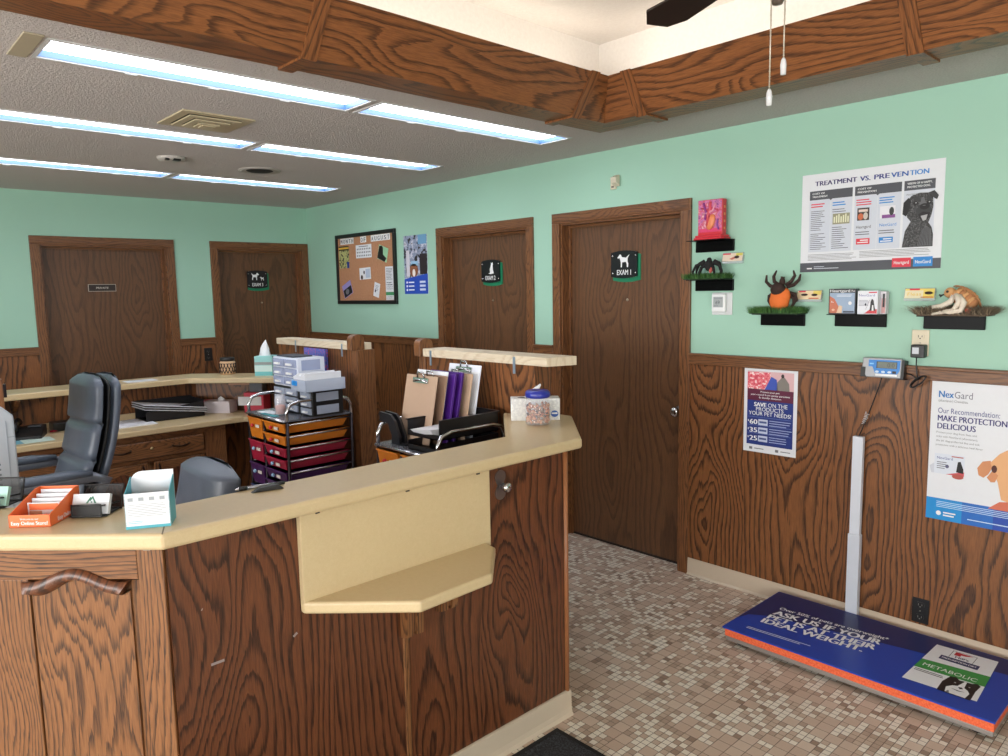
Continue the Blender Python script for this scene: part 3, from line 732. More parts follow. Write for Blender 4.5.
# chairs
def chair(label, x, y, rz, top, w, arms=True, group=None, slim=False):
    # local: sits at origin, facing +Y is forward
    t = thing('office_chair', label, 'chair', (x, y, 0), rz, world=False)
    seat = MB(LEATHER)
    seat.box(-w/2, w/2, -.20, .30, .42, .52); seat.build('seat', t, bevel=.05, seg=4)
    bh = top
    def slab(xw, pts, name, mat, bev):
        q = MB(mat); n = len(pts)
        m = 9
        vs = []
        for i, (yf, yb, z, ww) in enumerate(pts):
            for k in range(m):
                s_ = -1+2*k/(m-1); c = (1-abs(s_)**4); q_ = .8 if name == 'back_shell' else .35
                vs.append((s_*ww/2, yb+(yf-yb)*(q_+(1-q_)*c), z))
            for k in range(m):
                s_ = 1-2*k/(m-1); c = (1-abs(s_)**4)
                vs.append((s_*ww/2*.97, yb-.0+.02*(1-c), z))
        L = 2*m
        fs = [(i*L+k, i*L+(k+1) % L, (i+1)*L+(k+1) % L, (i+1)*L+k) for i in range(n-1) for k in range(L)] + [tuple(range(L))[::-1], tuple(range((n-1)*L, n*L))]
        q.add(vs, fs, smooth=True)
        return q.build(name, t)
    z0 = .56
    def prof(yoff, thick, k0, k1, wid):
        out = []
        N = 44
        for i in range(N+1):
            f = k0+(k1-k0)*i/N; z = z0+(bh-z0)*f
            lean = -.15-.17*f-.035*math.sin(PI*f)
            edge = min(1, ((f-k0)/.05+.02)**.5, ((k1-f)/.07+.02)**.5)
            tuft = 1-.5*math.exp(-((f-.37)/.016)**2)-.5*math.exp(-((f-.63)/.016)**2) if wid == 1 else 1
            ww = w*(.93+.07*math.sin(PI*f))*(edge**.6)*(1 if wid == 1 else .97)
            out.append((lean+yoff+thick*edge*tuft, lean+yoff, z, ww))
        return out
    if slim: slab(w, prof(-.03, .10, 0, 1, 2), 'backrest', LEATHER, 0)
    else: slab(w, prof(0, .07, 0, 1, 1), 'back_cushion', LEATHER, 0)
    sh = prof(-.022, .022, .0, .985, 2); slim or slab(w, sh, 'back_gap_shade', M((14, 14, 16), .6), 0)  # near-black slab painted in for the shaded gap between cushion and shell
    sh = prof(-.086, .060, -.04, .99, 3); slim or slab(w, sh, 'back_shell', LEATHER, 0)
    MB(GLOSSBLK).tube([(0, -.1, .43), (0, -.24, .44), (0, -.30, .60)], .025).build('back_bracket', t)
    MB(DARKMETAL).tube([(0, 0, .08), (0, 0, .42)], .028, n=12).lathe([(.05, .0), (.05, .05), (.03, .06), (0, .06)], (0, 0, .06)).build('gas_lift', t)
    for k in range(5):
        a = 2*PI*k/5+.3; ex, ey = .29*math.cos(a), .29*math.sin(a)
        lg = MB(GLOSSBLK).tube([(0, 0, .10), (ex*.5, ey*.5, .095), (ex, ey, .075)], [.03, .024, .018]).build('base_leg', t)
        MB(BLACK).tube([(ex-.02*math.sin(a), ey+.02*math.cos(a), .028), (ex+.02*math.sin(a), ey-.02*math.cos(a), .028)], .027, n=14).build('caster', lg)
    if arms:
        for s_ in (-1, 1):
            xx = s_*(w/2+.035)
            f = MB(M((120, 124, 134), .3, .5)).tube([(xx, -.22, .66), (xx, -.26, .715), (xx, -.20, .742), (xx, .18, .74), (xx, .24, .70), (xx, .2, .50), (s_*(w/2-.05), .16, .42)], .02, flat=1.3)
            f.build('arm_frame', t)
            p = MB(LEATHER); p.tube([(xx, -.19, .762), (xx, -.08, .772), (xx, .10, .772), (xx, .21, .754), (xx, .25, .73)], [.024, .033, .034, .032, .02], n=12, flat=.7); p.build('arm_pad', t)
    return t
chair('blue grey leather high back office chair in front of the back desk', 2.225, -2.79, math.radians(184), 1.235, .49)
chair('blue grey leather chair of which only the rounded back top shows over the counter', 3.795, -2.80, math.radians(180), 1.015, .52, arms=False, slim=True)

# ------------------------------------------------ rolling drawer carts
OR_ = M((214, 124, 34), .35); RED_ = M((158, 28, 58), .35); PUR_ = M((66, 26, 84), .35); BLU_ = M((40, 60, 120), .35)
def cart(label, x0, x1, y0, y1, ztop, cols):
    t = thing('drawer_cart', label, 'drawer cart', ((x0+x1)/2, (y0+y1)/2, 0))
    r = .009
    fr = MB(DARKMETAL); xm = x0+(x1-x0)*.42; row = .066
    for px, py in ((x0, y0), (x1, y0), (x0, y1), (x1, y1), (xm, y0), (xm, y1)): fr.tube([(px, py, .07), (px, py, ztop)], r)
    nrow = int((ztop-.12)/row)
    for py in (y0, y1): fr.tube([(x0, py, .10), (x1, py, .10)], r*.8)
    fr.build('frame', t)
    for px in (x0, x1):
        rails = MB(CHROME)
        for k in range(nrow): z = ztop-.01-row*k; rails.tube([(px, y0, z-.01), (px, y1, z-.01)], .0055, n=6)
        rails.build('side_rails', t)
        MB(CHROME).tube([(px, y0, ztop), (px, y0, ztop+.05), (px, y0+.02, ztop+.085), (px, y0+.07, ztop+.1), (px, y1-.07, ztop+.1), (px, y1-.02, ztop+.085), (px, y1, ztop+.05), (px, y1, ztop)], .0095, n=10).build('handle', t)
    tr = MB(M((96, 98, 106), .25)); tr.box(x0-.005, x1+.005, y0-.012, y1+.005, ztop-.004, ztop+.006); tr.tube([(x0, y0-.014, ztop), (x1, y0-.014, ztop)], .007, M((190, 192, 198), .2, .9)); tr.build('top_tray', t)
    for px in (x0, x1):
        for py in (y0, y1): MB(BLACK).tube([(px-.012, py, .03), (px+.012, py, .03)], .03, n=14).box(px-.006, px+.006, py-.006, py+.006, .03, .08).build('caster', t)
    def drawer(a, e, zt, h, mat, knob):
        zt -= .016
        b = MB(mat); q = .018; za = zt-h+.012
        vs = [(a+.004, y0-.016, zt), (e-.004, y0-.016, zt), (e-.004, y1-.01, zt), (a+.004, y1-.01, zt), (a+q, y0-.004, za), (e-q, y0-.004, za), (e-q, y1-.04, za), (a+q, y1-.04, za)]
        b.add(vs, [(0, 1, 2, 3), (7, 6, 5, 4), (0, 4, 5, 1), (1, 5, 6, 2), (2, 6, 7, 3), (3, 7, 4, 0)])
        b.box(a+.002, e-.002, y0-.022, y1-.006, zt-.006, zt)
        o = b.build('drawer', t, bevel=.003)
        kx = a+(e-a)*.46; kz = zt-min(.045, h*.45)
        MB(knob).ell((kx, y0-.026, kz), (.011, .010, .011), n=12).build('knob', o)
        MB(M((222, 214, 204), .6)).box(kx+.03, min(kx+.075, e-.02), y0-.0215, y0-.0185, kz-.008, kz+.008).build('label', o)
    for a, e, colr in ((x0, xm, cols[0]), (xm, x1, cols[1])):
        z = ztop
        for mat, k in colr: drawer(a+.008, e-.008, z, row*k, mat, M((190, 30, 40), .3) if mat is OR_ else M((150, 190, 220), .2)); z -= row*k
    return t
CZ = .955
cart('tall drawer cart of orange, red and purple drawers carrying plastic drawer boxes', 2.435, 2.90, -1.735, -1.345, CZ,
     [[(OR_, 2), (RED_, 2), (PUR_, 2), (BLU_, 2)], [(OR_, 1), (OR_, 1), (RED_, 1), (RED_, 1), (PUR_, 1), (PUR_, 1), (BLU_, 1), (BLU_, 1)]])
cart('drawer cart with an orange top drawer behind the counter, under the clipboards', 3.735, 4.17, -1.715, -1.345, .95,
     [[(OR_, 2), (RED_, 2), (PUR_, 2), (BLU_, 2)], [(OR_, 1), (OR_, 1), (RED_, 1), (RED_, 1), (PUR_, 1), (PUR_, 1), (BLU_, 1), (BLU_, 1)]])
CLR = M((150, 158, 176), .15); 
def organizer(label, x0, x1, y0, y1, z0, z1, body, rows, colsn, side):
    t = thing('drawer_box', label, 'drawer organizer', ((x0+x1)/2, (y0+y1)/2, z0))
    b = MB(body); b.box(x0, x1, y0+.01, y1, z0, z1); b.build('case', t, bevel=.004)
    w = (x1-x0-.012)/colsn; h = (z1-z0-.012)/rows
    for i in range(colsn):
        for j in range(rows):
            a = x0+.006+w*i; c = z0+.006+h*j
            d = MB(side).box(a+.004, a+w-.004, y0, y0+.012, c+.004, c+h-.004).build('drawer', t, bevel=.003)
            MB(WHITE).box(a+w*.3, a+w*.7, y0-.010, y0+.001, c+h*.30, c+h*.52).build('pull', d)
    s = MB(side)
    hh = (z1-z0)/max(1, rows-(1 if rows > 1 else 0))
    for j in range(max(1, rows-1)): s.box(x1, x1+.002, y0+.035, y1-.03, z0+hh*j+.012, z0+hh*(j+1)-.012)
    s.build('side_window', t)
    return t
zc = CZ+.0065
organizer('black framed clear drawer box at the bottom left of the stack on the tall cart', 2.475, 2.765, -1.60, -1.42, zc, zc+.145, BLACK, 3, 2, CLR)
organizer('black framed clear drawer box in the corner of the tall cart, under the paper bin', 2.785, 2.915, -1.60, -1.40, zc, zc+.14, BLACK, 3, 1, CLR)
organizer('white drawer box with six little drawers on top of the stack on the tall cart', 2.475, 2.765, -1.60, -1.42, zc+.146, zc+.31, M((206, 212, 226), .35), 3, 2, M((150, 160, 188), .2))
o = MB(M((44, 48, 62), .5)).box(2.50, 2.70, -1.58, -1.46, zc+.311, zc+.317).build('notebook', loc=(2.6, -1.52, zc+.311)); tag(o, 'thin dark notebook lying on the white drawer box', 'notebook')
t = thing('paper_bin', 'clear plastic bin of white envelopes with a blue clip on the black drawer box', 'bin', (2.85, -1.5, zc+.141))
b = MB(glass('frosted_bin', (196, 206, 224), .6)); X0, X1, Y0, Y1, Z0, Z1 = 2.775, 2.945, -1.64, -1.40, zc+.141, zc+.205
b.box(X0, X1, Y0, Y1, Z0, Z0+.003); b.box(X0, X0+.003, Y0, Y1, Z0, Z1); b.box(X1-.003, X1, Y0, Y1, Z0, Z1); b.box(X0, X1, Y0, Y0+.003, Z0, Z1); b.box(X0, X1, Y1-.003, Y1, Z0, Z1); b.build('tub', t)
MB(M((40, 140, 220), .3)).box(2.80, 2.85, Y0-.006, Y0, Z0+.03, Z1-.008).build('blue_clip', t)
b = MB(PAPER)
for k in range(8): b.box(X0+.012+k*.017, X0+.026+k*.017, Y0+.012, Y1-.01, Z0+.003, Z1+.014+.006*((k*5) % 4))
o = b.build('envelopes', loc=(2.86, -1.52, Z0)); tag(o, 'row of white envelopes standing in the clear bin', 'envelopes', kind='stuff')
t = thing('clip_jar', 'small clear jar with orange paper clips on the cart front', 'jar', (2.70, -1.67, zc))
MB(glass('jar_glass', (225, 228, 235), .3)).lathe([(.028, 0), (.031, .006), (.031, .085), (.026, .10), (.026, .115), (.024, .115), (.024, .1), (.028, .084), (.028, .008), (0, .006)], (2.70, -1.67, zc)).build('jar', t)
MB(M((226, 130, 96), .5)).lathe([(0, .007), (.027, .008), (.027, .05), (.02, .056), (0, .058)], (2.70, -1.67, zc)).build('clips', t)
for (a, e, c, f, m, lab) in ((2.50, 2.66, -1.715, -1.64, M((226, 232, 236), .6), 'white paper slip on the front of the tall cart'), (2.57, 2.74, -1.728, -1.70, M((60, 160, 170), .5), 'teal slip of paper at the front edge of the tall cart')):
    o = MB(m).box(a, e, c, f, zc, zc+.002).build('paper_slip', loc=((a+e)/2, (c+f)/2, zc)); tag(o, lab, 'paper')
t = thing('file_folder', 'blue and pink patterned folder leaning on the partition behind the drawer boxes', 'folder', (2.4, -1.3, 1.1))
MB(photo('folder_pattern', (70, 90, 170), (96, 108, 190), (190, 84, 136), (150, 160, 214), scale=60)).box(2.30, 2.56, -1.30, -1.282, 1.12, 1.295).build('cover', t)
MB(PINE).box(2.30, 2.56, -1.315, -1.2755, 1.10, 1.12).build('wall_pocket', t)

# on the second cart: file sorter, clipboards, letter tray
z0 = .9565
t = thing('file_sorter', 'black desk file sorter with stepped dividers holding clipboards', 'file sorter', (3.84, -1.54, z0))
b = MB(M((24, 25, 30), .35)); b.box(3.80, 3.90, -1.69, -1.36, z0, z0+.006); b.build('base', t)
for k, y in enumerate((-1.69, -1.66, -1.56, -1.49, -1.42, -1.37)):
    pts = [(x_+.075, z_) for x_, z_ in ((3.73, z0+.006), (3.79, z0+.006), (3.79, z0+.04), (3.755, z0+.105), (3.725, z0+.13), (3.64, z0+.135), (3.64, z0+.095), (3.705, z0+.09), (3.73, z0+.04))]
    MB(M((24, 25, 30), .35)).prism(pts, y, y+.012, axis='y').build('divider', t)
BROWNB = M((178, 150, 128), .6)
def clipboard(label, x, y, col, w=.225, h=.30, lean=.20, clip=True, rz=0, thick=.004, z=None, kind='clipboard', cat='clipboard', sheet=False):
    t = D.objects.new(kind, None); C.objects.link(t); t.location = (x, y, z0+.007 if z is None else z); t.rotation_euler = (-lean, 0, rz); tag(t, label, cat, 'boards in the black file sorter')
    MB(col).box(-w/2, w/2, 0, thick, 0, h).build('board', t, bevel=.0015)
    if sheet: MB(PAPER).box(-w/2+.006, w/2-.006, -.002, -.0003, .01, h-.03).build('paper', t)
    if clip:
        c = MB(CHROME); c.box(-.055, .055, -.006, -.001, h-.035, h-.012); c.tube([(-.05, -.006, h-.03), (-.02, -.016, h-.022), (.02, -.016, h-.022), (.05, -.006, h-.03)], .004, n=6); c.tube([(-.025, -.005, h-.012), (-.02, -.012, h+.012), (.02, -.012, h+.012), (.025, -.005, h-.012)], .004, n=6)
        c.build('clip', t)
    return t
clipboard('brown hardboard clipboard at the front of the black file sorter', 3.885, -1.63, BROWNB)
clipboard('brown clipboard second from the front in the black file sorter', 3.895, -1.585, M((150, 120, 98), .6))
clipboard('purple folder in the black file sorter, the nearer of the two', 3.90, -1.545, M((84, 36, 140), .4), h=.305, clip=False, thick=.012, kind='folder', cat='folder')
clipboard('purple folder in the black file sorter, the farther of the two', 3.905, -1.51, M((78, 32, 132), .4), h=.31, clip=False, thick=.012, kind='folder', cat='folder')
clipboard('pale brown clipboard behind the purple folders', 3.925, -1.465, M((190, 160, 134), .6), h=.30)
clipboard('white clipboard at the very back of the black file sorter', 3.93, -1.425, M((224, 228, 240), .5), h=.335, sheet=True)
clipboard('clear page protector standing behind the front brown clipboards', 3.875, -1.565, PAPER, h=.315, clip=False, thick=.002, kind='paper_sheet', cat='paper')
t = thing('letter_tray', 'black plastic letter tray beside the clipboards', 'letter tray', (4.04, -1.54, z0))
b = MB(M((20, 20, 24), .35)); X0, X1, Y0, Y1 = 3.945, 4.165, -1.70, -1.375; zt = z0+.062
for zb, hh in ((z0, .05), (zt, .085)):
    b.box(X0, X1, Y0, Y1, zb, zb+.005); b.box(X1-.004, X1, Y0, Y1, zb, zb+hh); b.box(X0, X0+.004, Y0, Y1, zb, zb+hh*.8)
    b.box(X0, X1, Y1-.004, Y1, zb, zb+hh); b.box(X0, X1, Y0, Y0+.004, zb, zb+.022)
b.box(X1-.004, X1+.012, Y0, Y1, zt+.082, zt+.086); b.box(X0, X1, Y1-.004, Y1+.012, zt+.082, zt+.086); b.box(X0-.012, X0+.004, Y0, Y1, zt+.064, zt+.068); b.build('tray', t)
b = MB(PAPER)
b.add([(3.985, -1.715, zt+.030), (4.12, -1.712, zt+.042), (4.15, -1.45, zt+.042), (3.99, -1.44, zt+.032), (3.985, -1.69, zt+.006), (4.12, -1.69, zt+.006), (4.15, -1.45, zt+.006), (3.99, -1.44, zt+.006)], [(0, 1, 2, 3), (7, 6, 5, 4), (0, 4, 5, 1), (1, 5, 6, 2), (2, 6, 7, 3), (3, 7, 4, 0)])
o = b.build('paper_stack', loc=(4.07, -1.57, zt)); tag(o, 'stack of white papers in the black letter tray', 'papers')
# ================================================================ THINGS ON THE COUNTER
def rthing(name, label, cat, x, y, z, deg, group=None):
    return thing(name, label, cat, (x, y, z), math.radians(deg), group, world=False)
ZC = 1.0803
# local frame: front edge along x, facing -y ; deg 45 faces the camera side (+x,-y)
t = rthing('brochure_box', 'orange cardboard display tray printed with white lettering on the counter', 'brochure tray', 4.415, -3.135, ZC, 49)
ORG = M((232, 112, 58), .5)
b = MB(ORG); w, dp = .098, .135
b.box(-w/2, w/2, -dp/2, dp/2, 0, .002); b.box(-w/2, w/2, -dp/2, -dp/2+.002, 0, .030); b.box(-w/2, w/2, dp/2-.002, dp/2, 0, .066)
for s_ in (-1, 1):
    x = s_*(w/2-.001); b.prism([(-dp/2, 0), (dp/2, 0), (dp/2, .066), (dp/2-.02, .066), (-dp/2, .030)], x-.001, x+.001, axis='x')
P = plane((0, -dp/2-.0006, 0), (1, 0, 0), (0, 0, 1)); b.T = P
b.text('Welcome to our', -.022, .018, .005, WHITE, .0004, w=.044); b.text('Easy Online Store!', -.043, .006, .009, WHITE, .0004, w=.086, bold=.015)
b.T = plane((w/2+.0006, -dp/2, 0), (0, 1, 0), (0, 0, 1)); b.text('Easy Online Store!', .03, .006, .011, WHITE, .0004, w=.095, bold=.015)
b.T = Matrix(); b.build('tray', t)
t2 = rthing('brochure_stack', 'stack of orange and white cards in the orange display tray', 'cards', 4.415, -3.135, ZC+.0025, 49)
b = MB(PAPER)
for k in range(4): b.box(-.04, .04, .055-.02*k, .058-.02*k, 0, .058-.006*k)
b.T = plane((0, .055-.02*3-.001, 0), (1, 0, 0), (0, 0, 1)); b.rect(-.035, .035, .022, .038, .0004, ORG); b.rect(-.035, -.005, .004, .02, .0004, M((190, 150, 120), .6)); b.text('Visit Us', .0, .006, .008, ORG, .0004, w=.03)
b.T = Matrix(); b.build('cards', t2)

def card_holder(label, x, y, deg, card, cardlabel, logo):
    t = rthing('card_holder', label, 'card holder', x, y, ZC, deg)
    MESHM = glass('black_mesh', (24, 24, 26), .75, .5)
    fr = MB(BLACK)
    def loop(yy, z0_, z1, w, r=.0028, slope=0):
        fr.tube([(-w/2, yy, z0_), (w/2, yy, z0_), (w/2, yy+slope, z1), (-w/2, yy+slope, z1)], r, n=6, closed=True)
    loop(-.040, .003, .032, .072); loop(.035, .003, .060, .098, .0032, .02)
    for s_ in (-1, 1): fr.tube([(s_*.036, -.040, .003), (s_*.045, .035, .003)], .0025, n=6); fr.tube([(s_*.036, -.040, .030), (s_*.036, -.02, .026), (s_*.045, .035, .02)], .0022, n=6)
    fr.build('wire_frame', t)
    m = MB(MESHM); m.box(-.036, .036, -.0405, -.0395, .003, .032); m.box(-.046, .046, -.038, .036, .002, .003)
    m.add([(-.049, .0355, .003), (.049, .0355, .003), (.049, .0555, .060), (-.049, .0555, .060)], [(0, 1, 2, 3)]); m.build('mesh_panel', t)
    c = rthing('business_card', cardlabel, 'business cards', x, y, ZC, deg)
    T = plane((0, -.028, .006), (1, 0, 0), (0, .42, 1))
    b = MB(card, T); b.box(-.045, .045, 0, .051, -.012, 0)
    if logo:
        G = M((44, 110, 84), .5)
        b.poly([(-.012, .027), (-.002, .044), (.0005, .040), (-.007, .027)], .0004, G); b.poly([(-.004, .036), (.004, .046), (.014, .027), (.0095, .027), (.0035, .039), (-.001, .032)], .0004, G)
        b.oval((.002, .030), (.002, .002), .0005, G, 10); b.text('VETERINARY CLINIC', -.024, .019, .0032, GREYPRINT, .0004, w=.048) if 0 else b.rect(-.026, .026, .019, .0218, .0004, G)
        b.rect(-.02, .02, .0145, .0158, .0004, GREYPRINT)
    else: b.rect(-.02, .03, .02, .022, .0004, M((60, 120, 110), .6))
    b.build('cards', c)
card_holder('black wire mesh card holder beside the orange tray', 4.455, -3.035, 49, PAPER, 'white business cards with a green peaked logo in the wire holder', True)
card_holder('black wire mesh card holder cut by the left picture edge', 4.175, -3.205, 49, M((168, 214, 200), .5), 'mint green business cards in the holder at the left picture edge', False)

t = rthing('leaflet_box', 'white cardboard leaflet dispenser with a curved back and teal sides', 'leaflet dispenser', 4.650, -2.960, ZC, 62)
w, dp = .098, .075; TEAL = M((84, 170, 186), .5)
b = MB(PAPER)
b.box(-w/2, w/2, -dp/2, -dp/2+.002, 0, .085)
bk = [(-w/2, 0), (w/2, 0), (w/2, .122)] + [(-w/2+.028-.028*math.sin(PI/2*i/6),   .122-.028*(1-math.cos(PI/2*i/6))) for i in range(7)]
b.prism(bk, dp/2-.002, dp/2, axis='y')
for s_ in (-1, 1): b.prism([(-dp/2, 0), (dp/2, 0), (dp/2, .11), (-dp/2, .083)], s_*(w/2-.001)-.0008, s_*(w/2-.001)+.0008, TEAL, axis='x')
b.T = plane((0, -dp/2-.0006, 0), (1, 0, 0), (0, 0, 1)); b.rect(-w/2, w/2, 0, .007, .0003, TEAL)
for k in range(4): b.rect(-.043+.023*k, -.028+.023*k, .064, .078, .0003, M((206, 210, 214), .6)); b.rect(-.041+.023*k, -.030+.023*k, .067, .075, .0005, M((150, 156, 162), .6))
b.lines(-.043, .042, .028, .06, 8, GREYPRINT, .0004, .2, .22); b.lines(-.043, -.01, .012, .02, 2, TEAL, .0004, .2, .3)
b.T = Matrix(); b.build('box', t)
for k in range(1): pass
t = rthing('pen', 'black and silver pen lying on the inner edge of the counter', 'pen', 4.535, -2.64, ZC, 78)
b = MB(M((150, 152, 158), .25, .8)); b.tube([(-.03, 0, .006), (.05, 0, .006)], .0052); b.tube([(-.05, 0, .006), (-.03, 0, .006)], .0060, BLACK); b.tube([(-.062, 0, .006), (-.05, 0, .006)], [.0015, .005], M((210, 210, 214), .2, .8)); b.tube([(.05, 0, .006), (.075, 0, .006)], .005, BLACK); b.build('barrel', t)
t = rthing('bulldog_clip', 'flat black clip lying beside the pen on the counter', 'clip', 4.575, -2.63, ZC, 78)
MB(BLACK).prism([(-.045, 0), (.045, 0), (.03, .014), (-.02, .012)], -.008, .008, axis='y').build('jaw', t, bevel=.002)

# right end of the counter: tissue box and treat jar
t = rthing('tissue_box', 'white patterned tissue box behind the treat jar on the counter end', 'tissue box', 4.335, -1.318, ZC, 47)
w, dp, h = .205, .085, .092; PAT = photo('swirl_print', (226, 226, 224), (214, 214, 214), (230, 230, 228), (206, 206, 208), scale=45)
b = MB(PAT); b.box(-w/2, w/2, -dp/2, dp/2, 0, h); b.T = plane((0, -dp/2-.0006, 0), (1, 0, 0), (0, 0, 1))
b.oval((.080, .028), (.016, .014), .0004, M((40, 84, 168), .5)); b.rect(.068, .092, .027, .033, .0007, WHITE); b.T = Matrix(); b.build('carton', t, bevel=.002)
b = MB(PAPER); b.oval((-.02, 0), (.055, .02), h+.0006, M((60, 60, 64), .6)); b.build('slot', t)
def tissue(parent, x, y, z, hh, ww, lean=.3):
    b = MB(M((240, 240, 244), .8)); N = 14; vs = []
    prof = [(1, 0), (.9, .25), (.75, .5), (.45, .78), (.12, 1.0)]
    for r, f in prof:
        for k in range(N):
            a = 2*PI*k/N; q = ww*r*(1+.25*math.sin(3*a+f*3))
            vs.append((x+q*math.cos(a)+lean*hh*f*f, y+q*.45*math.sin(a)*(1+.3*math.sin(5*a)), z+hh*f*(1-.06*math.cos(2*a))))
    b.add(vs, [(i*N+k, i*N+(k+1) % N, (i+1)*N+(k+1) % N, (i+1)*N+k) for i in range(4) for k in range(N)] + [tuple(range(4*N, 5*N))], smooth=True)
    return b.build('tissue', parent)
tissue(t, -.015, 0, h, .055, .026, .7)
JX, JY = 4.432, -1.40
t = thing('treat_jar', 'clear plastic treat jar with a blue lid on the counter end', 'jar', (JX, JY, ZC))
MB(glass('jar_plastic', (226, 228, 236), .12)).lathe([(.046, 0), (.052, .006), (.053, .022), (.050, .028), (.053, .034), (.053, .09), (.046, .104), (.043, .108), (.043, .112), (.041, .112), (.041, .107), (.050, .09), (.050, .03), (.049, .008), (0, .006)], (JX, JY, ZC), n=32).build('jar', t)
MB(M((42, 52, 150), .3)).lathe([(.044, .110), (.049, .113), (.051, .120), (.050, .133), (.043, .140), (.02, .141), (0, .141)], (JX, JY, ZC), n=32).build('lid', t)
CB = [M((206, 150, 112), .8), M((170, 104, 76), .8), M((58, 40, 46), .8), M((196, 130, 98), .8)]
b = MB(CB[0]); rr = random.Random(3)
for k in range(230):
    a = rr.random()*2*PI; r = .043*math.sqrt(rr.random()); z = .010+.074*rr.random()
    if rr.random() < .6: r = .043
    b.ell((JX+r*math.cos(a), JY+r*math.sin(a), ZC+z), (.0075, .005, .005), CB[0] if z < .03 else CB[rr.randrange(4)], (rr.random()*3, rr.random()*3, 0), n=6)
o = b.build('pet_treats', loc=(JX, JY, ZC+.008)); tag(o, 'brown and tan pet treats filling the clear jar with the blue lid', 'treats', kind='stuff')

# floor mat by the counter
t = thing('floor_mat', 'black loop floor mat lying along the reception counter', 'floor mat', (5.15, -2.4, 0))
MB(RUBMAT).box(4.765, 5.60, -3.2, -1.66, .0005, .010).build('pile', t)
f = MB(M((24, 24, 26), .8))
for q in ((4.745, 5.62, -1.66, -1.64), (4.745, 5.62, -3.22, -3.2), (4.745, 4.765, -3.2, -1.66), (5.60, 5.62, -3.2, -1.66)): f.box(*q, .0005, .007)
f.build('border', t)

# ================================================================ BACK LEDGE AND DESK
ZL = 1.0402
def jar_back(x, y):
    t = thing('woven_jar', 'round woven jar with a dark lid on the back ledge', 'jar', (x, y, ZL))
    b = MB(M((214, 178, 140), .6)).lathe([(.05, 0), (.058, .01), (.058, .085), (.048, .1), (0, .1)], (x, y, ZL)); b.build('jar', t)
    w = MB(M((60, 42, 36), .7))
    for k in range(16):
        for d in (1, -1): w.tube([(x+.0585*math.cos(2*PI*k/16+d*f*.5), y+.0585*math.sin(2*PI*k/16+d*f*.5), ZL+.01+.075*f) for f in (0, .25, .5, .75, 1)], .0035, n=5)
    w.build('weave', t)
    MB(M((30, 28, 30), .4)).lathe([(.05, .1), (.053, .103), (.053, .122), (.048, .126), (0, .126)], (x, y, ZL)).build('lid', t)
jar_back(1.075, -1.285)
t = rthing('tissue_box', 'teal cube tissue box with a tall white tissue on the back ledge', 'tissue box', 1.37, -1.115, ZL, 42)
SEA = photo('seaside_print', (120, 196, 198), (196, 226, 224), (150, 150, 150), (110, 190, 194), scale=6)
TL = M((150, 210, 210), .5)
b = MB(TL); b.box(-.066, .066, -.062, .062, 0, .142); b.T = plane((0, -.0626, 0), (1, 0, 0), (0, 0, 1)); b.rect(-.066, .066, .03, .075, .0003, M((206, 232, 230), .5)); b.rect(-.066, .066, .08, .10, .0003, M((150, 156, 156), .5)); b.rect(-.066, .066, 0, .03, .0003, M((110, 190, 196), .5)); b.T = Matrix(); b.build('carton', t, bevel=.002)
tissue(t, -.015, 0, .142, .11, .04, .15)
o = MB(PAPER).box(.93, 1.06, -1.98, -1.78, ZL, ZL+.002).build('paper_sheet', loc=(1.0, -1.88, ZL)); tag(o, 'white paper lying on the back ledge below the private door', 'paper')
ZD = .7603
o = MB(PAPER).box(.93, 1.24, -2.30, -1.86, ZD, ZD+.006).build('paper_stack', loc=(1.08, -2.0, ZD)); tag(o, 'loose white papers on the back desk beside the chair', 'papers')
t = thing('binder_tray', 'black open tray with binders on the back desk', 'tray', (1.0, -1.7, ZD))
b = MB(M((26, 26, 30), .4)); b.prism([(-1.90, ZD+.001), (-1.50, ZD+.001), (-1.50, ZD+.11), (-1.90, ZD+.07)], 1.13, 1.134, axis='x'); b.box(.89, 1.134, -1.90, -1.50, ZD, ZD+.006); b.box(.89, .894, -1.90, -1.50, ZD, ZD+.13); b.box(.89, 1.134, -1.503, -1.50, ZD, ZD+.12); b.build('tray', t)
b = MB(M((212, 214, 222), .5))
for k in range(5): b.add([(.93, -1.93, ZD+.095+.008*k), (1.15, -1.91, ZD+.09+.008*k), (1.16, -1.49, ZD+.03+.007*k), (.94, -1.49, ZD+.035+.007*k), (.93, -1.93, ZD+.099+.008*k), (1.15, -1.91, ZD+.094+.008*k), (1.16, -1.49, ZD+.034+.007*k), (.94, -1.49, ZD+.039+.007*k)], [(3, 2, 1, 0), (4, 5, 6, 7), (0, 1, 5, 4), (1, 2, 6, 5), (2, 3, 7, 6), (3, 0, 4, 7)], (M((30, 30, 34), .5) if k % 2 else None))
o = b.build('binder_stack', loc=(1.04, -1.7, ZD+.03)); tag(o, 'slanting stack of white and black binders in the desk tray', 'binders')
t = rthing('tissue_box', 'flat pink and white tissue box on the back desk', 'tissue box', 1.05, -1.37, ZD, 40)
b = MB(M((216, 208, 214), .6)); b.box(-.125, .125, -.06, .06, 0, .088); b.box(-.1255, -.07, -.0605, .0605, .001, .0885, M((226, 140, 156), .6)); b.build('carton', t, bevel=.002); tissue(t, .03, 0, .088, .03, .03, 0)
t = rthing('carton', 'red and white carton at the end of the back desk', 'box', 1.265, -1.155, ZD, 40)
b = MB(M((206, 52, 78), .5)); b.box(-.075, .075, -.06, .06, 0, .15); b.box(-.12, .06, -.0625, -.0605, .055, .12, M((226, 226, 232), .6)); b.build('box', t, bevel=.002)
t = rthing('grey_box', 'small grey box on top of the red carton', 'box', 1.27, -1.145, ZD+.1505, 40)
MB(M((92, 94, 104), .5)).box(-.05, .05, -.04, .04, 0, .07).build('box', t, bevel=.003)
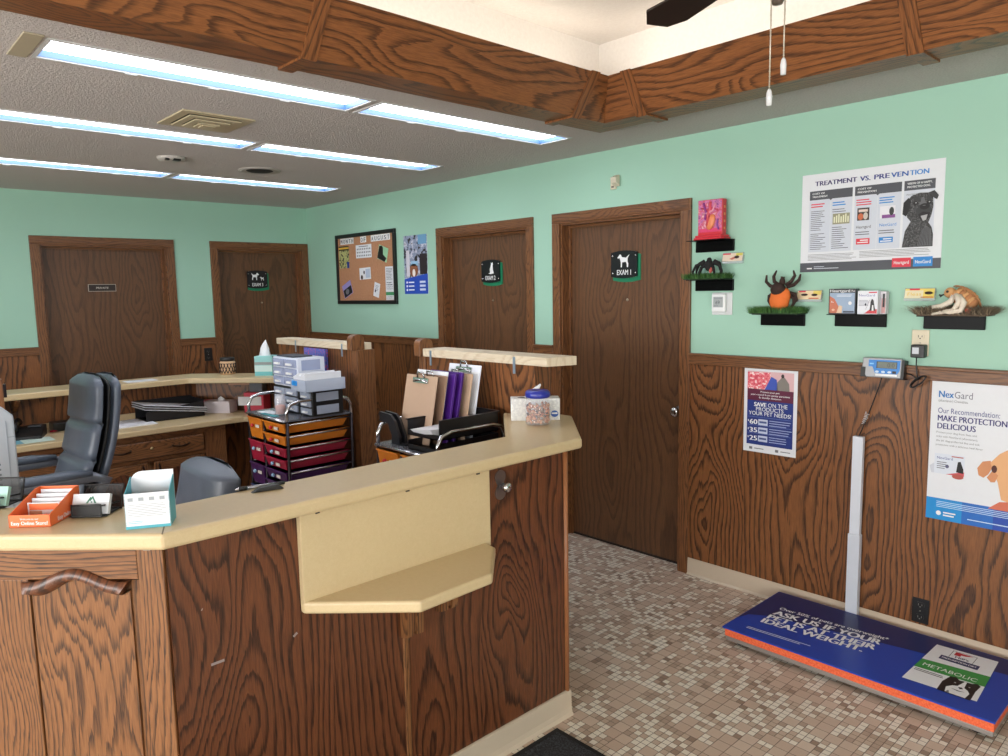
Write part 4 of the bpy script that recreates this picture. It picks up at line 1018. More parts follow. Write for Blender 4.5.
t = rthing('telephone', 'black desk telephone beside the chair on the back desk', 'telephone', 1.12, -2.60, ZD, 70)
b = MB(BLACK); b.prism([(-.10, 0), (.10, 0), (.10, .065), (.03, .06), (-.10, .02)], -.09, .09, axis='x'); b.build('base', t, bevel=.006)
MB(BLACK).tube([(-.06, -.07, .055), (-.06, -.06, .075), (-.06, .0, .088), (-.06, .07, .1), (-.06, .085, .085)], [.024, .022, .015, .022, .024], n=10).build('handset', t)
MB(M((60, 64, 70), .3)).box(.0, .07, .02, .09, .062, .07).build('screen', t)
t = thing('monitor', 'black computer screen seen edge-on on the back desk', 'monitor', (.98, -2.78, ZD))
b = MB(BLACK); b.box(.96, .985, -2.98, -2.69, ZD+.08, ZD+.30); b.build('screen', t, bevel=.004); MB(BLACK).box(.955, .975, -2.86, -2.82, ZD, ZD+.12).box(.90, 1.03, -2.93, -2.75, ZD, ZD+.01).build('stand', t)
o = MB(M((110, 170, 190), .6)).box(1.17, 1.33, -2.74, -2.58, ZD, ZD+.002).box(1.2, 1.36, -2.66, -2.50, ZD+.002, ZD+.004, M((200, 220, 210), .6)).build('paper_slip', loc=(1.25, -2.65, ZD)); tag(o, 'blue and green paper slips at the front of the back desk', 'paper')
o = MB(M((200, 40, 70), .4)).tube([(1.02, -2.46, ZD+.006), (1.0, -2.30, ZD+.006)], .0055).build('pen', loc=(1.01, -2.38, ZD)); tag(o, 'red pen on the back desk beside the phone', 'pen')
o = MB(BLACK).box(.90, 1.02, -2.44, -2.22, ZD, ZD+.055).build('desk_box', loc=(.96, -2.33, ZD), bevel=.005); tag(o, 'low black box at the rear of the back desk behind the chair', 'box')

# ================================================================ SIGNS AND POSTERS
SIGNG = M((22, 120, 84), .4); SIGNB = M((16, 18, 24), .3)
def arc_plate(w, h, k=.07):
    n = 12
    top = [(w/2-w*i/n, h/2-k*h*(2*i/n-1)**2) for i in range(n+1)]
    bot = [(-w/2+w*i/n, -h/2+k*h-k*h*(1-(2*i/n-1)**2)) for i in range(n+1)]
    return top + bot
DOG = [(-.42, .30), (-.30, .44), (-.20, .40), (-.12, .24), (.22, .20), (.30, .26), (.52, .42), (.36, .16), (.36, -.06), (.42, -.20), (.40, -.44), (.30, -.44), (.28, -.22), (.20, -.08), (.0, -.10), (-.10, -.12), (-.12, -.44), (-.22, -.44), (-.22, -.10), (-.28, .08), (-.32, .18), (-.46, .16), (-.50, .22)]
CAT = [(-.30, -.44), (-.08, -.38), (-.12, -.1), (.0, .16), (.06, .34), (.04, .5), (.12, .42), (.20, .42), (.26, .5), (.30, .34), (.26, .20), (.28, -.1), (.38, -.44), (.0, -.5)]
def exam_sign(label, T, txt, w, fig):
    t = thing('door_sign', label, 'sign', T.translation)
    MB(SIGNG, T @ Matrix.Translation((.012, -.018, 0))).prism(arc_plate(.205, .175), .001, .007, axis='z').build('green_backplate', t)
    MB(SIGNB, T).prism(arc_plate(.195, .165), .012, .017, axis='z').build('black_plate', t)
    b = MB(WHITE, T)
    for pts, (cx, cy), s_, fl in fig: b.poly([(cx+p[0]*s_*fl, cy+p[1]*s_) for p in (pts if fl > 0 else pts[::-1])], .0176)
    b.text(txt, 0, -.062, .032, WHITE, .0176, w=w, align='c', bold=.01); b.build('lettering', t)
    s_ = MB(CHROME, T)
    for a in (-1, 1):
        for c in (-1, 1): s_.ell((a*.085, c*.052, .016), (.006, .006, .005), n=10)
    s_.build('stud', t)
exam_sign('black and green sign reading EXAM 1 with a white dog', onright(3.740, 1.766, .077), 'EXAM 1', .105, [(DOG, (-.004, .022), .088, 1)])
exam_sign('black and green sign reading EXAM 2 with a white sitting cat', onright(2.545, 1.763, .077), 'EXAM 2', .105, [(CAT, (.004, .022), .085, 1)])
exam_sign('black and green sign reading EXAM 3 with a white cat and dog', onback(-.490, 1.768, -.077), 'EXAM 3', .105, [(DOG, (-.02, .028), .075, -1), (DOG, (.045, .008), .04, 1)])
t = thing('name_plate', 'small dark plate reading PRIVATE on the back door', 'sign', (-.077, -1.808, 1.7))
T = onback(-1.795, 1.706, -.0762)
MB(M((176, 168, 158), .35, .6), T).box(-.102, .102, -.029, .029, 0, .004).build('border', t)
b = MB(M((44, 32, 28), .4), T); b.box(-.098, .098, -.025, .025, .004, .005); b.text('PRIVATE', 0, -.008, .016, M((196, 190, 182), .4), .0056, w=.09, align='c', bold=.01); b.build('plate', t)

# cork board
t = thing('notice_board', 'black framed cork notice board headed MONTH OF AUGUST', 'notice board', (1.0, 0, 1.53))
T = onright(.555, 1.53); W_, H_ = .927, .612
f = MB(BLACK, T)
for q in ((0, W_, 0, .032), (0, W_, H_-.032, H_), (0, .032, .032, H_-.032), (W_-.032, W_, .032, H_-.032)): f.box(*q, .001, .024)
f.build('frame', t, bevel=.003); MB(CORK, T).box(.03, W_-.03, .03, H_-.03, .001, .012).build('cork', t)
b = MB(WHITE, T)
for txt, u, w in (('MONTH', .075, .225), ('OF', .405, .095), ('AUGUST', .570, .285)):
    n = len(txt)
    for i, ch in enumerate(txt):
        uu = u+w*i/n; b.rect(uu, uu+w/n-.002, H_-.086, H_-.034, .0128); b.text(ch, uu+w/n*.46, H_-.079, .037, M((24, 28, 60), .5), .0134, w=w/n*.62, align='c', bold=.02)
b.build('title_letters', t)
def pinned(name, label, cat, u, v, w, h, a, mats, extra=None):
    X = T @ Matrix.Translation((u, v, .0132)) @ Matrix.Rotation(a, 4, 'Z')
    b = MB(mats, X); b.box(-w/2, w/2, -h/2, h/2, 0, .001)
    if extra: extra(b, w, h)
    o = b.build(name, loc=X.translation); tag(o, label, cat, 'papers pinned to the cork board')
PIC1 = photo('cat_photo', (60, 62, 44), (180, 180, 120), (30, 30, 30), (200, 200, 190), scale=26)
pinned('pinned_photo', 'tall photo pinned at the upper left of the cork board', 'photo', .13, .415, .165, .195, 0, PIC1, lambda b, w, h: (b.rect(-w/2, w/2, h*.30, h*.5, .0014, M((40, 34, 26), .5)), b.rect(-w/2, w/2, h*.36, h*.44, .0018, M((214, 170, 60), .5)), b.rect(w*.28, w*.5, -h*.5, -h*.22, .0018, M((30, 60, 150), .5))))
def dots(b, w, h):
    for r in range(3):
        for k in range(8): b.oval((-w*.4+w*.115*k, h*.18-h*.25*r), (.007, .008), .0014, M((34, 36, 52), .6), 8)
    b.rect(-w*.3, w*.3, h*.34, h*.4, .0014, GREYPRINT)
pinned('pinned_sheet', 'white sheet with rows of small dark pictures pinned at the top of the cork board', 'paper', .452, .452, .245, .112, 0, PAPER, dots)
pinned('pinned_photo', 'green and black cut out photo pinned at the upper right of the cork board', 'photo', .742, .418, .14, .12, -.30, M((150, 200, 160), .6), lambda b, w, h: b.poly([(-w*.5, -h*.45), (w*.3, -h*.5), (w*.45, -h*.2), (w*.05, -h*.05), (-w*.05, h*.4), (-w*.2, h*.5), (-w*.45, h*.4)], .0016, BLACK))
pinned('pinned_card', 'small white card pinned at the middle of the cork board', 'card', .462, .262, .175, .10, .03, PAPER, lambda b, w, h: (b.rect(w*.05, w*.44, -h*.38, h*.38, .0014, M((176, 190, 214), .6)), b.oval((-w*.3, -h*.3), (.018, .02), .0016, M((60, 50, 44), .6)), b.oval((-w*.08, h*.1), (.012, .016), .0016, M((50, 44, 60), .6))))
pinned('pinned_photo', 'tilted lilac and black photo pinned at the lower left of the cork board', 'photo', .165, .130, .15, .12, .38, M((150, 140, 200), .6), lambda b, w, h: (b.rect(-w*.46, w*.46, -h*.46, h*.12, .0014, M((26, 26, 32), .6)), b.oval((-w*.05, -h*.15), (.03, .025), .0018, M((110, 110, 116), .6))))
pinned('pinned_card', 'small tilted white card pinned at the lower right of the cork board', 'card', .632, .120, .085, .12, -.25, PAPER, lambda b, w, h: (b.lines(-w*.3, w*.3, -h*.1, h*.35, 4, GREYPRINT), b.rect(-w*.3, -w*.1, -h*.2, 0, .0016, M((60, 50, 80), .6))))
def strip(b, w, h):
    b.lines(-w*.4, w*.4, h*.1, h*.46, 8, GREYPRINT); b.rect(-w*.5, w*.5, -h*.36, -h*.26, .0014, M((60, 140, 90), .6)); b.lines(-w*.4, w*.4, -h*.2, h*.05, 4, M((60, 70, 90), .6)); b.lines(-w*.4, w*.4, -h*.47, -h*.38, 2, GREYPRINT)
pinned('pinned_leaflet', 'narrow white leaflet with a green band at the right side of the cork board', 'leaflet', .828, .172, .118, .275, 0, PAPER, strip)

def poster(name, label, cat, T, w, h, fn, mat=PAPER, quad=None):
    b = MB(mat, T); b.box(0, w, 0, h, .0008, .0022)
    fn(b, w, h)
    o = b.build(name, loc=T.translation); tag(o, label, cat); return o
def p_blue(b, w, h):
    d = .003
    b.rect(0, w, h*.27, h, d, photo('shelf_photo', (40, 36, 44), (140, 150, 176), (200, 200, 214), (90, 66, 60), scale=22)); b.poly([(0, 0), (w, 0), (w, h*.34), (0, h*.26)], d+.0006, M((36, 76, 184), .5))
    b.rect(w*.1, w*.25, h*.3, h*.75, d+.0004, M((206, 204, 214), .5)); b.oval((w*.42, h*.40), (.055, .055), d+.0004, M((136, 84, 56), .6)); b.oval((w*.42, h*.36), (.02, .03), d+.0008, M((230, 224, 220), .6)); b.rect(w*.68, w*.98, h*.33, h*.68, d+.0004, M((40, 30, 34), .6)); b.rect(w*.62, w*.98, h*.84, h, d+.0004, M((110, 160, 200), .6)); b.rect(w*.3, w*.62, h*.48, h*.56, d+.0004, M((150, 190, 220), .6))
    for k in range(3): b.oval((w*.11, h*(.20-.065*k)), (.010, .009), d+.001, WHITE); b.rect(w*.18, w*.42, h*(.19-.065*k), h*(.21-.065*k), d+.001, WHITE); b.rect(w*.66, w*.9, h*(.185-.065*k), h*(.22-.065*k), d+.001, M((206, 214, 236), .6))
poster('poster', 'narrow poster with a cat photo above a blue footer beside the cork board', 'poster', onright(1.58, 1.611), .31, .46, p_blue)

# big poster
DK = M((72, 74, 82), .5); LG = M((205, 210, 222), .6); REDP = M((214, 44, 66), .5); BLUP = M((30, 130, 205), .5); INDIGO = M((44, 40, 112), .5)
def p_big(b, w, h):
    d = .003; U = lambda a: a*w; V = lambda a: a*h
    x = .10
    cols = [M((46, 34, 98), .5), M((42, 52, 128), .5), M((40, 90, 168), .5), M((60, 132, 204), .5)]
    b.text('TREATMENT', U(.10), V(.878), .022, cols[0], d, w=U(.315), bold=.03); b.text('VS.', U(.435), V(.878), .022, cols[1], d, w=U(.075), bold=.03)
    for i, ch in enumerate(['PRE', 'VEN', 'TION']): b.text(ch, U((.535, .650, .775)[i]), V(.878), .022, [cols[1], cols[2], cols[3]][i], d, w=U((.107, .117, .125)[i]), bold=.03)
    for a, e, txt in ((.062, .386, ('COST OF', 'TREATMENT')), (.403, .727, ('COST OF', 'PREVENTION')), (.743, .943, ('VISION OF A HAPPY,', 'PROTECTED DOG.'))):
        b.rect(U(a), U(e), V(.737), V(.828), d, DK); b.rect(U(a), U(e), V(.205), V(.737), d, LG)
        b.text(txt[0], U(a+.02), V(.792), .0085, WHITE, d+.0006, bold=.02, w=min(U(e-a-.04), .0085*6*len(txt[0])/6)); b.text(txt[1], U(a+.02), V(.760), .0085, WHITE, d+.0006, bold=.02, w=min(U(e-a-.05), .0085*len(txt[1])*.95))
    for a in (.225, .565): b.rect(U(a), U(a)+.001, V(.21), V(.72), d+.0005, WHITE); b.poly([(U(a)-.008, V(.738)), (U(a), V(.722)), (U(a)+.008, V(.738))], d+.0006, DK)
    for a, c, nh in ((.075, REDP, 2), (.24, BLUP, 2), (.415, REDP, 3), (.578, BLUP, 3)):
        b.lines(U(a), U(a+.11), V(.655 if nh == 2 else .635), V(.705), nh, c, d+.0006, .3, .45)
    b.lines(U(.075), U(.20), V(.42), V(.63), 11, GREY, d+.0006, .5, .3); b.lines(U(.075), U(.20), V(.225), V(.40), 9, GREY, d+.0006, .5, .3)
    b.lines(U(.24), U(.37), V(.59), V(.635), 2, GREY, d+.0006, .4, .3); b.lines(U(.24), U(.37), V(.225), V(.455), 11, GREY, d+.0006, .5, .3)
    b.rect(U(.244), U(.371), V(.475), V(.582), d+.0005, M((150, 148, 120), .6))
    for k in range(7): b.rect(U(.252+.017*k), U(.262+.017*k), V(.49), V(.55+.012*(k % 3)), d+.0008, M((226, 226, 196), .5))
    b.rect(U(.425), U(.511), V(.493), V(.615), d+.0005, M((56, 40, 36), .5)); b.rect(U(.435), U(.50), V(.575), V(.60), d+.0008, M((220, 200, 190), .5)); b.oval((U(.45), V(.53)), (.012, .015), d+.0008, M((196, 100, 60), .5)); b.oval((U(.485), V(.535)), (.010, .016), d+.0008, M((200, 190, 180), .5))
    b.rect(U(.585), U(.69), V(.497), V(.612), d+.0005, M((226, 226, 234), .5)); b.rect(U(.60), U(.69), V(.497), V(.53), d+.0008, M((130, 70, 140), .5)); b.oval((U(.665), V(.56)), (.010, .018), d+.001, BLACK)
    b.text('Heartgard', U(.42), V(.415), .014, M((60, 52, 60), .5), d+.0006, w=U(.105)); b.text('NexGard', U(.585), V(.42), .014, BLUP, d+.0006, w=U(.115))
    b.lines(U(.415), U(.53), V(.345), V(.39), 2, GREY, d+.0006, .2, .35); b.lines(U(.58), U(.71), V(.345), V(.39), 2, GREY, d+.0006, .2, .35)
    b.rect(U(.423), U(.52), V(.258), V(.316), d+.0006, REDP); b.rect(U(.585), U(.681), V(.263), V(.316), d+.0006, BLUP)
    for a in (.432, .594): b.rect(U(a), U(a+.078), V(.272), V(.282), d+.001, WHITE); b.rect(U(a+.02), U(a+.078), V(.293), V(.303), d+.001, WHITE)
    b.lines(U(.06), U(.43), V(.115), V(.185), 5, GREY, d+.0006, .2, .25); b.lines(U(.45), U(.94), V(.125), V(.195), 5, GREY, d+.0006, .3, .25)
    b.rect(0, w, 0, V(.095), d, DK)
    b.text('2019', U(.055), V(.03), .007, WHITE, d+.0006) if 0 else b.rect(U(.055), U(.095), V(.03), V(.043), d+.0006, WHITE)
    b.rect(U(.11), U(.30), V(.032), V(.038), d+.0006, LG); b.rect(U(.11), U(.19), V(.05), V(.055), d+.0006, LG)
    b.rect(U(.682), U(.808), V(.022), V(.108), d+.001, REDP); b.text('Heartgard', U(.745), V(.05), .015, WHITE, d+.0016, w=U(.10), align='c', bold=.01)
    b.rect(U(.823), U(.948), V(.022), V(.112), d+.001, BLUP); b.text('NexGard', U(.886), V(.05), .015, WHITE, d+.0016, w=U(.10), align='c', bold=.01)
    b.text('PROTECTED', U(.76), V(.69), .007, DK, d+.0006, w=U(.09))
    # the dog
    q = d+.0008; X = lambda a, c: (U(.743+.2*a), V(.205+.54*c))
    K0, K1, K2, K3 = M((22, 22, 24), .6), M((52, 52, 55), .6), M((98, 98, 102), .6), M((170, 170, 173), .6)
    b.poly([X(.0, .0), X(1, .0), X(1, .20), X(.94, .33), X(.82, .42), X(.25, .44), X(.08, .28)], q, FURPIC)                # chest
    b.poly([X(.14, .52), X(.08, .66), X(.10, .80), X(.26, .89), X(.52, .93), X(.80, .92), X(.95, .84), X(.97, .68), X(.92, .54), X(.84, .42), X(.62, .36), X(.36, .38)], q+.0003, FURPIC)   # head
    b.poly([X(-.02, .58), X(.0, .78), X(.16, .86), X(.24, .80), X(.20, .64), X(.10, .54)], q+.0006, K0)                     # ears
    b.poly([X(.80, .92), X(.98, .95), (U(.968), V(.205+.54*.86)), (U(.958), V(.205+.54*.79)), X(.98, .82)], q+.0006, K1)
    b.poly([X(.40, .78), X(.30, .84), X(.50, .88), X(.56, .80)], q+.0005, K1); b.poly([X(.72, .80), X(.78, .88), X(.92, .84), X(.88, .78)], q+.0005, K1)
    b.poly([X(.54, .72), X(.58, .84), X(.66, .86), X(.74, .72)], q+.0005, K2)                                               # bridge of the nose
    b.poly([X(.40, .62), X(.52, .72), X(.84, .73), X(.92, .62), X(.84, .54), X(.62, .52), X(.46, .54)], q+.0006, K1)        # muzzle
    b.oval(X(.69, .69), (.019, .013), q+.0012, K0); b.rect(*[X(.63, .0)[0], X(.72, .0)[0]], X(0, .70)[1], X(0, .712)[1], q+.0014, K2)
    for ex in (.40, .83): b.oval(X(ex, .755), (.010, .008), q+.0009, K0); b.oval(X(ex+.01, .762), (.003, .0025), q+.0012, K3)
    b.poly([X(.50, .56), X(.64, .60), X(.88, .58), X(.82, .47), X(.66, .43), X(.56, .47)], q+.0009, K0); b.poly([X(.58, .53), X(.80, .55), X(.76, .46), X(.66, .44)], q+.0012, K3)
    b.poly([X(.50, .02), X(.64, .30), X(.76, .36), X(.92, .30), X(.97, .02)], q+.0006, K2)
    for k in range(8): b.poly([X(.53+.055*k, .03), X(.548+.055*k, .03), X(.68+.03*k, .33), X(.672+.03*k, .33)], q+.0009, K0)
poster('poster', 'large white poster headed TREATMENT VS. PREVENTION with a black dog', 'poster', onright(4.853, 1.684), .611, .456, p_big)

def p_save(b, w, h):
    d = .003; NV = M((32, 52, 126), .5); MAR = M((92, 24, 56), .5)
    m = w*.065
    b.rect(m, w-m, h*.70, h-h*.035, d, M((216, 176, 180), .5)); b.rect(m, w-m, h*.62, h*.755, d+.0004, MAR); b.rect(m, w-m, h*.09, h*.62, d, NV)
    b.poly([(m, h*.755), (m, h*.95), (w*.50, h*.955), (w*.50, h*.86), (w*.38, h*.76), (w*.30, h*.755)], d+.0006, photo('bandana', (206, 70, 90), (226, 110, 120), (240, 220, 220), (200, 60, 84), scale=70)); b.poly([(w*.40, h*.755), (w*.52, h*.91), (w*.62, h*.88), (w*.64, h*.755)], d+.0008, M((60, 84, 176), .6))
    b.poly([(w*.62, h*.755), (w*.63, h*.85), (w*.70, h*.90), (w*.73, h*.935), (w*.78, h*.90), (w*.85, h*.84), (w*.86, h*.755)], d+.0008, M((128, 122, 116), .6)); b.oval((w*.73, h*.925), (.008, .010), d+.0011, M((50, 44, 42), .6))
    for k, (txt, ww) in enumerate((('Protect your pet', .36), ('year-round from pesky parasites', .74), ('& deadly diseases', .42))): b.text(txt, w*.5, h*(.715-.034*k), .009, WHITE, d+.001, w=w*ww, align='c', bold=.012)
    b.text('SAVE', w*.20, h*.55, .022, WHITE, d+.001, w=w*.24, bold=.035); b.text('ON THE', w*.47, h*.55, .022, WHITE, d+.001, w=w*.36)
    b.text('PRODUCTS', w*.5, h*.497, .021, WHITE, d+.001, w=w*.52, align='c', bold=.006); b.text('YOUR PET NEEDS!', w*.5, h*.444, .021, WHITE, d+.001, w=w*.80, align='c', bold=.004)
    for k, p in enumerate(('60', '35', '25')):
        y = h*(.335-.098*k)
        b.text('$', w*.085, y+.012, .010, WHITE, d+.001, bold=.02); b.text(p, w*.12, y, .026, WHITE, d+.001, w=w*.155, bold=.03); b.rect(w*.29, w*.47, y-.003, y+.028, d+.001, M((196, 204, 226), .5)); b.rect(w*.31, w*.45, y+.008, y+.018, d+.0014, M((70, 84, 140), .5))
        b.lines(w*.50, w*.93, y-.006, y+.03, 3, M((170, 182, 220), .5), d+.001, .3, .3); b.rect(m*1.4, w-m*1.4, y+.037, y+.0384, d+.001, M((120, 140, 200), .5))
    b.rect(w*.12, w*.18, h*.03, h*.06, d, GREYPRINT); b.rect(w*.22, w*.40, h*.04, h*.05, d, GREYPRINT); b.rect(w*.62, w*.68, h*.03, h*.06, d, GREYPRINT); b.rect(w*.72, w*.9, h*.04, h*.05, d, GREYPRINT)
poster('poster', 'navy poster reading SAVE ON THE PRODUCTS YOUR PET NEEDS on the wainscot', 'poster', onright(4.577, .768, -.0075), .284, .437, p_save)
def p_nex(b, w, h):
    d = .003
    b.text('Nex', .028, h-.070, .030, M((40, 112, 180), .5), d, w=.058, bold=.02); b.text('Gard', .088, h-.070, .030, M((110, 108, 124), .5), d, w=.067); b.text('(afoxolaner) Chewables', .028, h-.089, .011, GREYPRINT, d, w=.11)
    b.text('Our Recommendation:', .028, h-.138, .024, M((52, 60, 130), .5), d, w=.228); b.text('MAKE PROTECTION', .028, h-.172, .026, INDIGO, d, w=.255, bold=.018); b.text('DELICIOUS', .028, h-.206, .026, INDIGO, d, w=.145, bold=.018)
    for k, (s_, ww) in enumerate((('Protect your dog from fleas and', .185), ('ticks with NexGard (afoxolaner),', .19), ('the #1 dog-preferred flea and tick', .20), ('protection with a delicious beef flavor', .215))): b.text(s_, .026, h-.226-.018*k, .0085, GREYPRINT, d, w=ww*.82)
    x, y = .024, .205
    b.poly([(x-.018, y+.03), (x, y+.045), (x, y), (x-.01, y)], d, M((200, 204, 216), .6)); b.rect(x, x+.115, y, y+.088, d+.0004, M((214, 220, 232), .5)); b.text('NexGard', x+.01, y+.064, .012, M((60, 80, 150), .5), d+.0008, w=.06); b.rect(x+.065, x+.11, y+.078, y+.083, d+.0008, M((180, 110, 110), .5)); b.lines(x+.01, x+.05, y+.02, y+.055, 4, GREYPRINT, d+.0008)
    b.poly([(x+.045, y), (x+.115, y), (x+.115, y+.02)], d+.0008, M((200, 80, 90), .5)); b.poly([(x+.085, y+.015), (x+.09, y+.06), (x+.10, y+.063), (x+.112, y+.03), (x+.112, y+.012)], d+.001, BLACK); b.oval((x+.05, y+.035), (.007, .008), d+.001, M((90, 90, 120), .5)); b.oval((x+.092, y-.004), (.022, .011), d+.001, M((176, 84, 74), .6))
    b.rect(0, w, 0, .095, d, M((36, 74, 170), .5)); b.rect(0, w*.30, 0, .095, d+.0003, M((28, 140, 210), .5)); b.rect(w*.30, w*.55, 0, .095, d+.0003, M((34, 104, 190), .5))
    b.lines(.04, w-.04, .055, .085, 4, M((196, 220, 240), .5), d+.001, .05, .35); b.oval((.05, .03), (.010, .010), d+.001, WHITE); b.rect(.068, .115, .032, .038, d+.001, WHITE); b.rect(.068, .11, .020, .026, d+.001, WHITE); b.rect(.16, w-.05, .022, .026, d+.001, M((196, 220, 240), .5))
    # the tan dog: paw, cheek and muzzle
    TAN = M((224, 170, 122), .6); TAN2 = M((206, 140, 98), .6)
    ox, oy = .192, .222
    b.poly([(ox, oy), (ox-.006, oy+.03), (ox+.012, oy+.06), (ox+.04, oy+.068), (ox+.05, oy+.045), (ox+.035, oy+.01), (ox+.018, oy-.008)], d+.0004, TAN2)
    b.poly([(ox+.04, oy+.06), (ox+.07, oy+.10), (ox+.11, oy+.13), (ox+.2, oy+.15), (w, oy+.14), (w, oy-.14), (ox+.085, oy-.09), (ox+.07, oy-.02), (ox+.05, oy+.03)], d+.0006, TAN)
    b.poly([(ox+.03, oy-.005), (ox+.05, oy+.03), (ox+.07, oy+.01), (ox+.06, oy-.02), (ox+.045, oy-.022)], d+.0008, TAN2); b.oval((ox+.055, oy+.035), (.010, .016), d+.001, M((80, 40, 34), .6)); b.oval((ox+.16, oy+.08), (.014, .016), d+.001, M((40, 24, 20), .6))
    b.poly([(ox+.04, oy-.135), (ox+.08, oy-.10), (ox+.14, oy-.09), (w, oy-.10), (w, oy-.135)], d+.0008, M((206, 110, 84), .6))
    b.poly([(ox+.15, oy-.03), (ox+.2, oy-.01), (w, oy-.02), (w, oy-.06), (ox+.17, oy-.06)], d+.001, M((60, 34, 30), .6))
poster('poster', 'white poster reading MAKE PROTECTION DELICIOUS cut by the right picture edge', 'poster', onright(5.457, .596, -.0075), .46, .608, p_nex)
# ================================================================ WALL SHELVES AND WHAT STANDS ON THEM
def wshelf(label, x0, x1, zt, depth=.105):
    t = thing('wall_shelf', label, 'shelf', ((x0+x1)/2, 0, zt))
    MB(GLOSSBLK).box(x0, x1, -.014, -.0005, zt-.056, zt).build('fascia', t, bevel=.003)
    MB(GLOSSBLK).box(x0, x1, -depth, -.0005, zt, zt+.004).build('plate', t, bevel=.001)
    return zt+.0045
S1 = wshelf('black wall shelf carrying the red heart model', 4.278, 4.503, 1.862)
S2 = wshelf('black wall shelf with the black spider, above the thermostat', 4.278, 4.503, 1.657)
S3 = wshelf('black wall shelf with the orange tick on grass', 4.660, 4.887, 1.481)
S4 = wshelf('black wall shelf carrying the medicine boxes', 5.031, 5.259, 1.484)
S5 = wshelf('black wall shelf with the tan flea on fur', 5.411, 5.642, 1.481)

# heart model
t = thing('heart_model', 'red boxed anatomical heart model on the top left wall shelf', 'heart model', (4.40, -.055, S1))
REDM = M((206, 44, 58), .35)
b = MB(REDM); b.prism([(4.312, -.092), (4.474, -.092), (4.484, -.075), (4.484, -.01), (4.315, -.01)], S1, S1+.012); b.prism([(4.318, -.086), (4.470, -.086), (4.478, -.015), (4.32, -.015)], S1+.012, S1+.024); b.build('base', t, bevel=.004)
b = MB(REDM); b.box(4.325, 4.468, -.068, -.028, S1+.024, S1+.205); b.build('block', t, bevel=.003)
T = onright(4.325, S1+.024, -.0682); b = MB(ANAT, T); b.box(.004, .139, .016, .178, 0, .002)
b.rect(.004, .139, .016, .034, .0024, M((214, 60, 110), .5))
for pts, r, m in (([(.035, .165), (.05, .12), (.045, .08)], .006, M((150, 60, 140), .4)), ([(.075, .17), (.072, .13), (.06, .10), (.062, .06)], .008, M((214, 80, 96), .4)), ([(.105, .16), (.09, .125), (.06, .112), (.03, .11)], .006, M((226, 150, 176), .4)), ([(.02, .14), (.05, .13), (.09, .14), (.12, .12)], .004, M((190, 60, 90), .4)), ([(.12, .08), (.115, .05), (.125, .025)], .005, M((140, 70, 150), .4))): b.tube([(p[0], p[1], .004) for p in pts], r, m)
b.ell((.078, .066, .004), (.024, .042, .010), M((222, 130, 84), .4), (0, 0, -.35)); b.ell((.068, .07, .008), (.010, .03, .006), M((200, 60, 70), .4), (0, 0, -.3)); b.build('heart_relief', t)
s_ = MB(M((236, 150, 100), .4))
for k in range(4): s_.box(4.4685, 4.4695, -.055, -.042, S1+.05+.036*k, S1+.062+.036*k)
s_.build('side_tab', t)

def grass(label, x0, x1, z, hmin, hmax, cols, n, depth=.11, yb=-.008, droop=.012, cat='grass mat', name='grass_mat', lean=.010):
    t = thing(name, label, cat, ((x0+x1)/2, -.06, z))
    MB(cols[0]).box(x0+.006, x1-.006, yb-depth+.004, yb, z, z+.006).build('backing', t)
    rr = random.Random(int(x0*1000)); b = MB(cols[1])
    for k in range(n):
        x = x0+(x1-x0)*rr.random(); y = yb-depth*rr.random(); h = hmin+(hmax-hmin)*rr.random()
        e = min(1, min(x-x0, x1-x)/.03); dx = rr.uniform(-1, 1)*lean + (droop if x > (x0+x1)/2 else -droop)*(1-e); dy = rr.uniform(-1, .6)*lean; w = .0011
        a = rr.random()*PI; wx, wy = w*math.cos(a), w*math.sin(a)
        b.add([(x-wx, y-wy, z+.005), (x+wx, y+wy, z+.005), (x+dx*.5+wx*.7, y+dy*.5+wy*.7, z+.005+h*.6), (x+dx*.5-wx*.7, y+dy*.5-wy*.7, z+.005+h*.6), (x+dx*1.3, min(y+dy*1.3, -.003), z+.005+h)], [(0, 1, 2, 3), (3, 2, 4)], cols[rr.randrange(1, len(cols))])
    tag(b.build('blades', t), kind='stuff')
GR = [M((36, 62, 30), .8), M((58, 104, 44), .7), M((42, 84, 34), .7), M((84, 130, 60), .7)]
grass('green grass mat under the black spider on the wall shelf', 4.262, 4.502, S2, .016, .034, GR, 2200)
grass('green grass mat under the orange tick on the wall shelf', 4.645, 4.905, S3, .016, .038, GR, 2400)
FU = [M((96, 80, 66), .9), M((128, 112, 92), .9), M((96, 82, 68), .9), M((176, 158, 132), .9), M((70, 60, 52), .9)]
grass('shaggy brown fur mat under the tan flea on the wall shelf', 5.408, 5.680, S5, .012, .042, FU, 4200, cat='fur mat', name='fur_mat', lean=.024, droop=.03)

PL_BLACK = M((24, 22, 22), .85); PL_BROWN = M((52, 34, 28), .85); PL_OR = M((222, 112, 46), .8)
